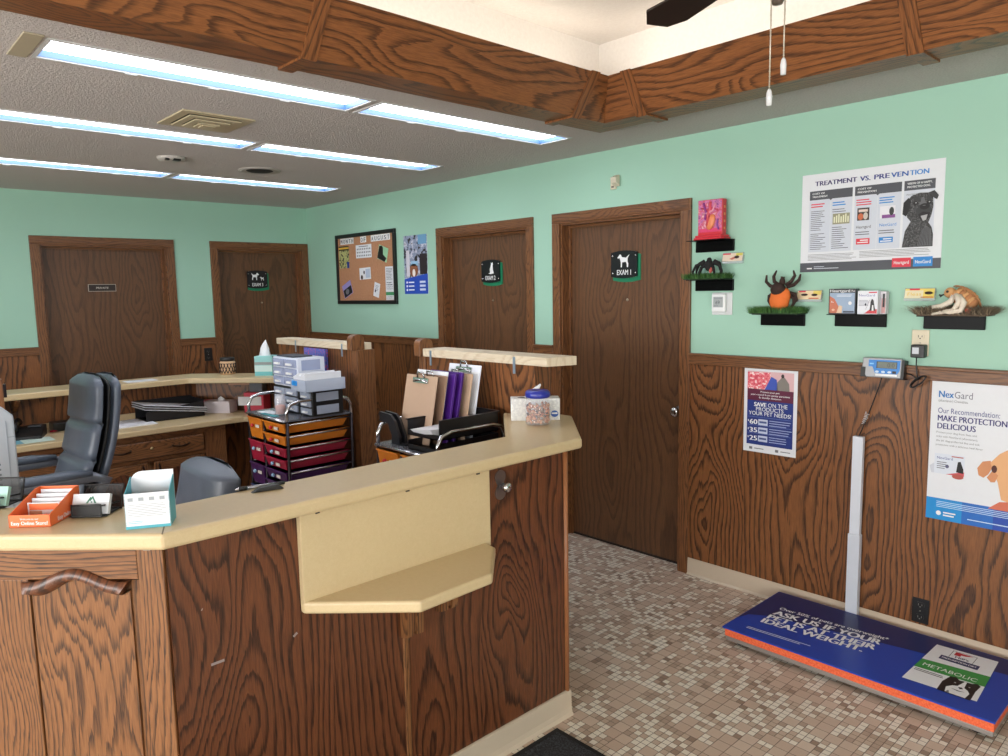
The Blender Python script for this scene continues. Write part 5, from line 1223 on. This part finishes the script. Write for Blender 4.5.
# spider with arching legs
z = S2+.010
t = thing('plush_spider', 'black toy spider with arching legs on the grass covered shelf', 'toy spider', (4.40, -.06, z))
SX = Matrix.Translation((4.398, -.06, z)) @ Matrix.Diagonal((.82, .82, .86, 1)) @ Matrix.Translation((-4.372, .06, -z))
b = MB(PL_BLACK, SX); b.ell((4.372, -.075, z+.072), (.030, .030, .036)); b.ell((4.372, -.075, z+.105), (.016, .016, .016)); b.build('body', t)
MB(M((186, 92, 84), .8), SX).ell((4.396, -.09, z+.045), (.012, .010, .022), rot=(0, .5, 0)).build('belly_patch', t)
for s_ in (-1, 1):
    for k, (rx, y1, hz) in enumerate(((.105, -.095, .085), (.09, -.075, .10), (.075, -.055, .085), (.055, -.10, .07))):
        x = 4.372
        MB(PL_BLACK, SX).tube([(x+s_*.02, -.075, z+.075), (x+s_*rx*.45, -.075+.4*(y1+.075), z+hz), (x+s_*rx*.8, y1, z+hz*.85), (x+s_*rx*.98, y1-.004, z+hz*.45), (x+s_*rx, y1-.006, z)], [.008, .010, .010, .008, .004]).build('leg', t)
# tick
z = S3+.012
t = thing('plush_tick', 'orange and brown toy tick with raised legs on the grass covered shelf', 'toy tick', (4.79, -.06, z))
b = MB(PL_OR); b.ell((4.785, -.070, z+.050), (.050, .032, .052)); b.ell((4.790, -.068, z+.075), (.050, .030, .048)); b.build('abdomen', t)
MB(PL_BROWN).ell((4.782, -.078, z+.106), (.038, .030, .034), rot=(.25, 0, 0)).build('shield', t)
MB(PL_BROWN).ell((4.797, -.068, z+.143), (.014, .014, .020)).tube([(4.797, -.068, z+.15), (4.799, -.068, z+.168)], .010).build('head', t)
for pts in ([(4.762, -.066, z+.115), (4.735, -.068, z+.125), (4.715, -.07, z+.145), (4.717, -.07, z+.178)], [(4.775, -.066, z+.13), (4.755, -.066, z+.145), (4.752, -.066, z+.17), (4.766, -.066, z+.198)],
            [(4.815, -.066, z+.128), (4.842, -.066, z+.145), (4.858, -.066, z+.172), (4.850, -.066, z+.196)], [(4.822, -.066, z+.118), (4.855, -.066, z+.128), (4.880, -.066, z+.152), (4.886, -.066, z+.178)],
            [(4.745, -.06, z+.085), (4.727, -.058, z+.075), (4.725, -.058, z+.05), (4.740, -.058, z+.02)], [(4.745, -.055, z+.07), (4.735, -.05, z+.05), (4.738, -.05, z+.02)],
            [(4.832, -.06, z+.09), (4.858, -.058, z+.082), (4.866, -.058, z+.055), (4.845, -.058, z+.03)], [(4.832, -.06, z+.075), (4.850, -.055, z+.065), (4.852, -.055, z+.04), (4.836, -.056, z+.012)]):
    MB(PL_BROWN).tube(pts, [.009, .009, .008, .004][:len(pts)] if len(pts) == 4 else [.010, .010, .006]).build('leg', t)
# flea
z = S5+.010
t = thing('plush_flea', 'tan segmented toy flea with white limbs sitting on the fur mat', 'toy flea', (5.55, -.06, z))
FX_ = Matrix.Translation((5.556, -.06, z)) @ Matrix.Diagonal((.88, .9, .86, 1)) @ Matrix.Translation((-5.55, .06, -z))
TANP = M((206, 156, 106), .8); TAND = M((176, 122, 80), .85); CREAM = M((226, 214, 198), .8)
b = MB(TANP, FX_)
for k in range(6):
    f = k/5; b.ell((5.545+.060*f, -.062, z+.092-.050*f), (.020, .034+.008*math.sin(PI*f), .036+.014*math.sin(PI*f*.9)), TANP if k % 2 == 0 else TAND, (0, .75, 0))
for k in range(6):
    f = k/5; b.tube([(5.545+.060*f+(.040+.012*math.sin(PI*f))*math.sin(.75+a_)*1.0, -.062-.034*math.cos(a_)*.0-.036*math.sin((a_+1.4)/2.8*PI), z+.092-.050*f+(.040+.012*math.sin(PI*f))*math.cos(.75+a_)) for a_ in (-1.2, -.8, -.4, 0, .4, .8, 1.2)], .003, TAND, n=5)
b.build('body', t)
b = MB(TANP, FX_); b.ell((5.513, -.066, z+.098), (.026, .026, .026)); b.build('head', t)
b = MB(M((30, 20, 18), .5), FX_); b.ell((5.508, -.091, z+.104), (.006, .003, .006)); b.tube([(5.492, -.07, z+.092), (5.478, -.072, z+.086), (5.468, -.072, z+.088)], .004, n=6); b.tube([(5.484, -.07, z+.088), (5.472, -.072, z+.078)], .003, n=6); b.build('face', t)
for pts in ([(5.535, -.09, z+.085), (5.525, -.10, z+.055), (5.49, -.105, z+.035), (5.452, -.108, z+.03)], [(5.545, -.095, z+.09), (5.565, -.112, z+.055), (5.545, -.118, z+.015), (5.505, -.12, z+.008), (5.455, -.12, z-.004)],
            [(5.56, -.095, z+.085), (5.585, -.115, z+.05), (5.575, -.122, z+.015), (5.53, -.124, z+.006), (5.50, -.125, z+.01)], [(5.53, -.04, z+.08), (5.50, -.035, z+.05), (5.47, -.035, z+.03), (5.445, -.035, z+.028)]):
    MB(CREAM, FX_).tube(pts, [.012, .014, .013, .010, .006][:len(pts)]).build('leg', t)
MB(M((226, 86, 56), .6), FX_).box(5.59, 5.612, -.112, -.104, z-.002, z+.022).build('tag', t)

# clear card holders with insects
def cardh(label, x, z, w, bg, fn):
    t = thing('card_display', label, 'card display', (x, 0, z))
    T = plane((x-w/2, -.026, z), (1, 0, 0), (0, .28, 1))
    MB(ACRY, T).box(0, w, -.004, .052, -.016, -.002).build('acrylic_stand', t)
    b = MB(bg, T); b.box(.003, w-.003, .006, .048, -.002, 0); fn(b, w); b.build('card', t)
OLIVE = M((206, 196, 90), .5); YEL = M((236, 212, 110), .5); INS = M((50, 30, 24), .5)
cardh('clear card stand with a pale specimen card under the heart model shelf', 4.500, 1.747, .118, M((226, 206, 186), .5), lambda b, w: (b.rect(.003, w*.4, .041, .048, .0004, REDP), b.poly([(w*.35, .018), (w*.62, .030), (w*.7, .022), (w*.5, .012)], .0006, M((190, 110, 90), .5)), b.rect(w*.66, w-.003, .034, .048, .0004, OLIVE), b.ell((w*.72, .026, .002), (.014, .008, .004), INS)))
cardh('clear card stand with two dark insects beside the orange tick', 4.908, 1.549, .122, M((238, 214, 176), .5), lambda b, w: (b.rect(.01, w*.35, .041, .048, .0004, REDP), b.rect(w*.66, w-.003, .028, .048, .0004, YEL), b.ell((w*.32, .028, .002), (.017, .006, .004), INS), b.ell((w*.72, .027, .002), (.015, .006, .004), INS), b.rect(w*.5, w*.9, .008, .013, .0004, M((200, 90, 60), .5))))
cardh('clear card stand lettered Fleas on yellow above the power outlet', 5.392, 1.552, .122, YEL, lambda b, w: (b.rect(.003, w*.62, .006, .04, .0004, M((232, 222, 190), .5)), b.rect(.02, w*.5, .041, .048, .0004, REDP), b.text('Fleas', .014, .017, .015, M((226, 190, 60), .5), .0008, w=.055), b.ell((w*.80, .028, .002), (.016, .007, .004), INS), b.rect(w*.55, w*.95, .008, .012, .0004, M((200, 90, 60), .5))))

# medicine boxes
def mbox(label, x0, x1, y0, y1, z0, h, body, fn, yaw=0):
    cx, cy = (x0+x1)/2, (y0+y1)/2
    t = thing('medicine_box', label, 'box', (cx, cy, z0), yaw, world=False)
    w, dp = x1-x0, y1-y0
    b = MB(body); b.box(-w/2, w/2, -dp/2, dp/2, 0, h); b.T = plane((-w/2, -dp/2-.0004, 0), (1, 0, 0), (0, 0, 1)); fn(b, w, h); b.T = Matrix(); b.build('carton', t, bevel=.001)
    return t
def hgf(b, w, h):
    d = .0003
    b.rect(.004, w-.004, .004, h*.84, d, M((150, 170, 196), .4)); b.poly([(.004, .004), (.004, h*.72), (w*.22, h*.6), (w*.38, h*.28), (w*.40, .004)], d+.0003, M((196, 110, 80), .4)); b.poly([(w*.30, .004), (w*.40, h*.36), (w*.52, h*.30), (w*.5, .004)], d+.0005, M((222, 190, 160), .4))
    b.text('Heartgard', .006, h*.865, .014, WHITE, d+.0006, w=w*.74, bold=.01); b.text('Plus', w*.84, h*.88, .009, WHITE, d+.0006, w=w*.13); b.oval((w*.80, h*.43), (.008, .008), d+.0006, WHITE); b.text('Rx', w*.10, h*.45, .008, WHITE, d+.0008); b.lines(w*.3, w*.9, h*.68, h*.78, 2, M((226, 230, 238), .5), d+.0005); b.rect(w*.55, w*.95, .006, h*.12, d+.0006, M((60, 66, 84), .4)); b.oval((w*.18, h*.16), (.007, .005), d+.0007, M((226, 180, 150), .4))
mbox('black edged heartworm tablet box at the left of the medicine shelf', 5.030, 5.150, -.080, -.042, S4, .114, M((34, 32, 38), .35), hgf)
def ngf(b, w, h):
    d = .0003
    b.text('NexGard', .006, h*.76, .011, M((110, 110, 170), .5), d, w=w*.78); b.rect(w*.55, w*.95, h*.90, h*.95, d, M((206, 60, 80), .5)); b.lines(.006, w*.6, h*.35, h*.62, 5, M((150, 150, 166), .5), d); b.poly([(w*.35, 0.003), (w-.002, .003), (w-.002, h*.22), (w*.62, h*.2)], d, M((206, 50, 60), .4)); b.poly([(w*.62, h*.15), (w*.66, h*.55), (w*.72, h*.66), (w*.80, h*.60), (w*.84, h*.40), (w*.90, h*.15)], d+.0004, BLACK); b.poly([(w*.72, h*.15), (w*.74, h*.40), (w*.80, h*.38), (w*.82, h*.15)], d+.0006, WHITE); b.poly([(w*.36, h*.42), (w*.42, h*.48), (w*.46, h*.42), (w*.42, h*.34)], d+.0004, M((44, 44, 70), .5)); b.tube([(w*.42, h*.2, d), (w*.62, h*.62, d)], .0008, M((120, 110, 120), .5), n=4)
mbox('white flea tablet box with a black and white dog on the medicine shelf, in front', 5.160, 5.246, -.084, -.052, S4, .104, M((226, 228, 236), .4), ngf)
mbox('white flea tablet box half hidden at the right end of the medicine shelf', 5.180, 5.268, -.050, -.014, S4, .100, M((212, 206, 214), .4), lambda b, w, h: (b.rect(w*.80, w*.98, .004, h*.7, .0004, M((200, 150, 150), .5)), b.rect(w*.85, w*.95, h*.3, h*.9, .0008, BLACK)))

# thermostat, outlets, adapter, sensor
t = thing('thermostat', 'white square thermostat with a grey display below the spider shelf', 'thermostat', (4.437, 0, 1.53))
MB(M((214, 216, 218), .4)).box(4.378, 4.497, -.008, -.0005, 1.474, 1.592).build('wall_plate', t, bevel=.006)
MB(WHITE).box(4.388, 4.468, -.030, -.008, 1.490, 1.585).build('body', t, bevel=.006)
b = MB(M((168, 174, 176), .25)); b.box(4.400, 4.456, -.0312, -.030, 1.515, 1.570); b.T = onright(4.40, 1.515, -.0314); b.text('69', .014, .016, .020, M((70, 76, 82), .4), .0003, w=.024); b.rect(.004, .052, .045, .047, .0003, GREYPRINT); b.rect(.006, .03, .006, .009, .0003, GREYPRINT); b.build('display', t)
def outlet(name, label, T, plate, dark, faces=(.028, -.028)):
    t = thing(name, label, 'outlet', T.translation)
    MB(plate, T).box(-.035, .035, -.057, .057, .0005, .006).build('cover_plate', t, bevel=.003)
    for c in faces:
        f = MB(plate, T); f.prism([(.017*math.cos(2*PI*k/20), c+max(-.0125, min(.0125, .017*math.sin(2*PI*k/20)))) for k in range(20)], .006, .0085); o = f.build('receptacle', t)
        s_ = MB(dark, T); s_.box(-.0085, -.006, c-.004, c+.006, .0085, .0089); s_.box(.006, .0085, c-.003, c+.005, .0085, .0089); s_.prism([(.003*math.cos(2*PI*k/10), c-.008+.003*math.sin(2*PI*k/10)) for k in range(10)], .0085, .0089); s_.build('slots', o)
    MB(M((170, 165, 155), .3, .7), T).ell((0, 0, .006), (.003, .003, .0015), n=8).build('screw', t)
    return t
outlet('power_outlet', 'beige power outlet on the green wall with a black adapter plugged in', onright(5.400, 1.363), M((216, 204, 178), .4), M((60, 50, 44), .5))
outlet('power_outlet', 'black power outlet low on the wainscot behind the pet scale', onright(5.455, .162, -.0075), M((22, 21, 22), .35), M((120, 116, 112), .4))
outlet('power_outlet', 'black power outlet on the back wall between the two doors', onback(-1.013, 1.115, .0075), M((24, 22, 22), .35), M((110, 106, 104), .4))
t = thing('power_adapter', 'black plug in power adapter with a coiled cord below the beige outlet', 'power adapter', (5.404, -.01, 1.33))
MB(M((24, 24, 27), .4)).box(5.376, 5.432, -.050, -.0095, 1.301, 1.358).build('body', t, bevel=.005)
MB(M((196, 200, 208), .5)).box(5.384, 5.410, -.0508, -.0502, 1.318, 1.346).build('rating_label', t)
MB(BLACK).tube([(5.396, -.03, 1.301), (5.397, -.032, 1.27), (5.402, -.034, 1.23), (5.41, -.036, 1.205)], .0028).tube([(5.41, -.036, 1.205), (5.38, -.036, 1.225), (5.36, -.034, 1.228), (5.335, -.03, 1.232)], .0024).build('cord', t)
b = MB(BLACK)
for k in range(5): b.tube([(5.412+.038*math.cos(a_)*math.cos(.75)-(.010+.001*k)*math.sin(a_)*math.sin(.75), -.038-.004*k, 1.198+.038*math.cos(a_)*math.sin(.75)+(.010+.001*k)*math.sin(a_)*math.cos(.75)) for a_ in [2*PI*i/16 for i in range(16)]], .0026, closed=True, n=6)
b.build('cord_coil', t)
t = thing('motion_sensor', 'small beige motion sensor high on the green wall above the doors', 'sensor', (3.73, 0, 2.24))
MB(M((216, 206, 184), .45)).box(3.695, 3.735, -.012, -.0005, 2.203, 2.275).build('wall_plate', t, bevel=.003)
MB(M((206, 196, 176), .45)).prism([(-.01, 2.215), (-.045, 2.235), (-.05, 2.265), (-.02, 2.28), (-.01, 2.28)], 3.725, 3.765, axis='x').build('head', t, bevel=.004)
MB(M((90, 80, 70), .5)).box(3.703, 3.722, -.0128, -.012, 2.212, 2.222).build('slot', t)

# scale read-out
t = thing('scale_display', 'blue and grey digital scale readout mounted on the chair rail', 'scale readout', (5.262, -.05, 1.255))
T = plane((5.180, -.062, 1.206), (1, 0, 0), (0, .12, 1)) @ Matrix.Rotation(0, 4, 'X')
b = MB(M((150, 152, 156), .35, .3), T); b.box(0, .165, 0, .088, -.034, 0); b.build('case', t, bevel=.004)
b = MB(BLACK, T); b.box(-.004, .016, 0, .045, -.036, .0015); b.poly([(.0, .0), (.022, .0), (.0, .045)], .002, BLACK); b.build('corner_cap', t)
b = MB(BLACK, T); b.box(.155, .176, -.004, .082, -.052, -.004); b.build('bracket', t, bevel=.002)
b = MB(M((34, 124, 204), .35), T); b.poly([(.028, .078), (.028, .048), (.045, .048), (.058, .018), (.150, .018), (.160, .035), (.160, .080)], .0006); b.rect(.060, .150, .008, .017, .0006, WHITE)
for k in range(3): b.oval((.066+.026*k, .026), (.008, .005), .001, M((196, 216, 236), .4))
b.rect(.130, .146, .021, .032, .001, BLACK); b.rect(.032, .050, .058, .064, .001, M((120, 190, 236), .4)); b.build('face_panel', t)
b = MB(M((92, 100, 88), .25), T); b.rect(.062, .148, .042, .072, .0012, M((30, 34, 34), .4)); b.rect(.066, .145, .044, .070, .0016); b.text('0.0', .138, .048, .019, M((26, 30, 28), .4), .002, align='r'); b.build('lcd', t)
MB(BLACK).tube([(5.262, -.045, 1.205), (5.25, -.04, 1.16), (5.21, -.032, 1.04), (5.18, -.03, .955), (5.17, -.035, .922)], .0028).build('cable', t)
b = MB(M((206, 206, 208), .4)); rr = random.Random(5)
for k in range(7): b.tube([(5.185+.004*k/2-.004, -.036, .985+.008*k), (5.190+.006*k/2+rr.uniform(-.01, .01), -.038, .99+.008*k), (5.182+.005*k/2, -.036, .994+.008*k)], .0016, n=5)
b.build('cable_tie', t)

# pet scale
t = thing('pet_scale', 'long blue topped pet scale with orange edge and white post on the floor', 'scale', (5.35, -.33, 0))
X0, X1, Y0, Y1, ZT = 4.828, 5.885, -.605, -.072, .081
MB(M((150, 144, 140), .4, .4)).box(X0+.012, X1, Y0-.004, Y1, .022, .040).build('metal_frame', t, bevel=.002)
MB(M((36, 34, 36), .6)).box(X0+.05, X1-.03, Y0+.04, Y1-.03, .010, .022).build('underside', t)
for x in (X0+.06, X1-.06):
    for y in (Y0+.05, Y1-.05): MB(BLACK).lathe([(.022, 0), (.022, .012), (.012, .014), (.012, .022), (0, .022)], (x, y, 0), n=14).build('foot', t)
MB(FOAM).box(X0+.004, X1, Y0, Y1, .040, ZT-.006).build('foam_core', t)
MT = Matrix.Translation((X0, Y0, ZT))
BLU = M((26, 66, 168), .35); NVY = M((28, 40, 96), .35)
b = MB(BLU, MT); W, L = X1-X0, Y1-Y0
b.box(-.006, W+.004, -.006, L+.004, -.007, 0)
b.poly([(-.003, .115), (.017, .190), (.10, .24), (.33, .285), (.69, .35), (1.0, .395), (W, .40), (W, L), (-.003, L)], .0006, NVY)
tt = .0012
def mtext(s_, u0, v0, u1, v1, h, bold):
    a = math.atan2(v1-v0, u1-u0); keep = b.T; b.T = MT @ Matrix.Translation((u0, v0, 0)) @ Matrix.Rotation(a, 4, 'Z')
    b.text(s_, 0, 0, h, WHITE, tt, w=math.hypot(u1-u0, v1-v0), bold=bold); b.T = keep
mtext('Over 50% of pets are overweight*', .093, .338, .573, .366, .030, .01)
mtext('ASK US IF YOUR', .094, .268, .564, .304, .052, .03)
mtext('PET IS AT THEIR', .094, .208, .564, .242, .052, .03)
mtext('IDEAL WEIGHT.', .094, .152, .534, .188, .052, .03)
b.T = MT @ Matrix.Translation((.079, .050, 0)) @ Matrix.Rotation(.06, 4, 'Z'); b.lines(0, .34, 0, .026, 2, M((206, 214, 236), .5), tt, .3, .4); b.T = MT
b.poly([(.724, .088), (.978, .098), (.956, .488), (.733, .476)], tt, M((232, 234, 238), .4))
b.poly([(.727, .215), (.971, .232), (.966, .330), (.729, .303)], tt+.0004, M((58, 148, 72), .4)); b.text('METABOLIC', .748, .246, .030, WHITE, tt+.0008, w=.19)
b.poly([(.775, .392), (.915, .392), (.915, .352), (.775, .352)], tt+.0006, NVY); b.text('PRESCRIPTION DIET', .845, .365, .014, WHITE, tt+.001, w=.125, align='c', bold=.02)
b.poly([(.80, .465), (.80, .395), (.802, .395), (.802, .463), (.886, .463), (.886, .395), (.888, .395), (.888, .465)], tt+.0004, M((60, 60, 70), .4)); b.poly([(.812, .458), (.812, .425), (.835, .425), (.835, .440), (.85, .440), (.876, .458)], tt+.0006, M((196, 40, 56), .4)); b.text("Hill's", .845, .402, .017, M((40, 44, 80), .5), tt+.0006, w=.05, align='c', bold=.02)
b.lines(.735, .85, .185, .210, 2, BLACK, tt+.0004, .2, .4)
dg = lambda q, m, d: b.poly([(.915+.075*p[0], .150+.085*p[1]) for p in q], tt+d, m)
dg([(-.9, -.75), (-.95, .2), (-.8, .9), (-.55, 1.0), (-.35, .8), (.2, .85), (.4, 1.0), (.6, .85), (.55, .2), (.6, -.75)], BLACK, .0006)
dg([(-.55, -.70), (-.65, -.2), (-.45, .1), (-.25, .2), (-.1, .8), (.0, .8), (.05, .2), (.25, .05), (.4, -.2), (.35, -.70)], WHITE, .0009)
dg([(-.2, .1), (-.05, .16), (.05, .05), (-.08, -.05)], BLACK, .0012); dg([(-.45, -.2), (-.1, -.3), (.2, -.2), (-.1, -.22)], BLACK, .0012); dg([(-.5, .42), (-.4, .46), (-.38, .38)], WHITE, .0012); dg([(.16, .42), (.26, .44), (.24, .36)], WHITE, .0012)
dg([(-.55, -.7), (-.45, -.45), (-.35, -.7)], M((120, 120, 126), .5), .0012)
b.T = Matrix(); o = b.build('top_mat', t)
p = MB(M((214, 218, 228), .35)); p.box(5.150, 5.196, -.056, -.030, .46, .925); p.build('upper_post', t, bevel=.002)
p = MB(M((206, 210, 220), .35)); p.box(5.146, 5.200, -.060, -.028, .020, .46); p.build('lower_post', t, bevel=.002)
# ================================================================ CAMERA AND VIEW
cam = D.cameras.new('camera'); co = D.objects.new('camera', cam); C.objects.link(co)
yaw, pitch, roll = CAMR
F_ = Vector((math.cos(yaw)*math.cos(pitch), math.sin(yaw)*math.cos(pitch), math.sin(pitch))); R0 = Vector((math.sin(yaw), -math.cos(yaw), 0)); U0 = R0.cross(F_)
R_ = R0*math.cos(roll)+U0*math.sin(roll); U_ = -R0*math.sin(roll)+U0*math.cos(roll)
co.matrix_world = Matrix(((R_.x, U_.x, -F_.x, CAML[0]), (R_.y, U_.y, -F_.y, CAML[1]), (R_.z, U_.z, -F_.z, CAML[2]), (0, 0, 0, 1)))
cam.sensor_fit = 'HORIZONTAL'; cam.sensor_width = 36; cam.lens = CAMF/1008*36; cam.clip_start = .02
sc = bpy.context.scene; sc.camera = co
w = D.worlds.new('sky'); w.use_nodes = True; sc.world = w
bg = w.node_tree.nodes['Background']; bg.inputs[0].default_value = (.72, .82, 1, 1); bg.inputs[1].default_value = .6
vs_ = sc.view_settings; vs_.view_transform = 'Standard'; vs_.look = 'None'; vs_.gamma = 1.0; vs_.use_curve_mapping = False; vs_.exposure = EXPO
sc.cycles.max_bounces = 8; sc.cycles.diffuse_bounces = 5; sc.cycles.glossy_bounces = 4; sc.cycles.transparent_max_bounces = 12; sc.cycles.sample_clamp_indirect = 6
sc.cycles.caustics_reflective = False; sc.cycles.caustics_refractive = False
finish()
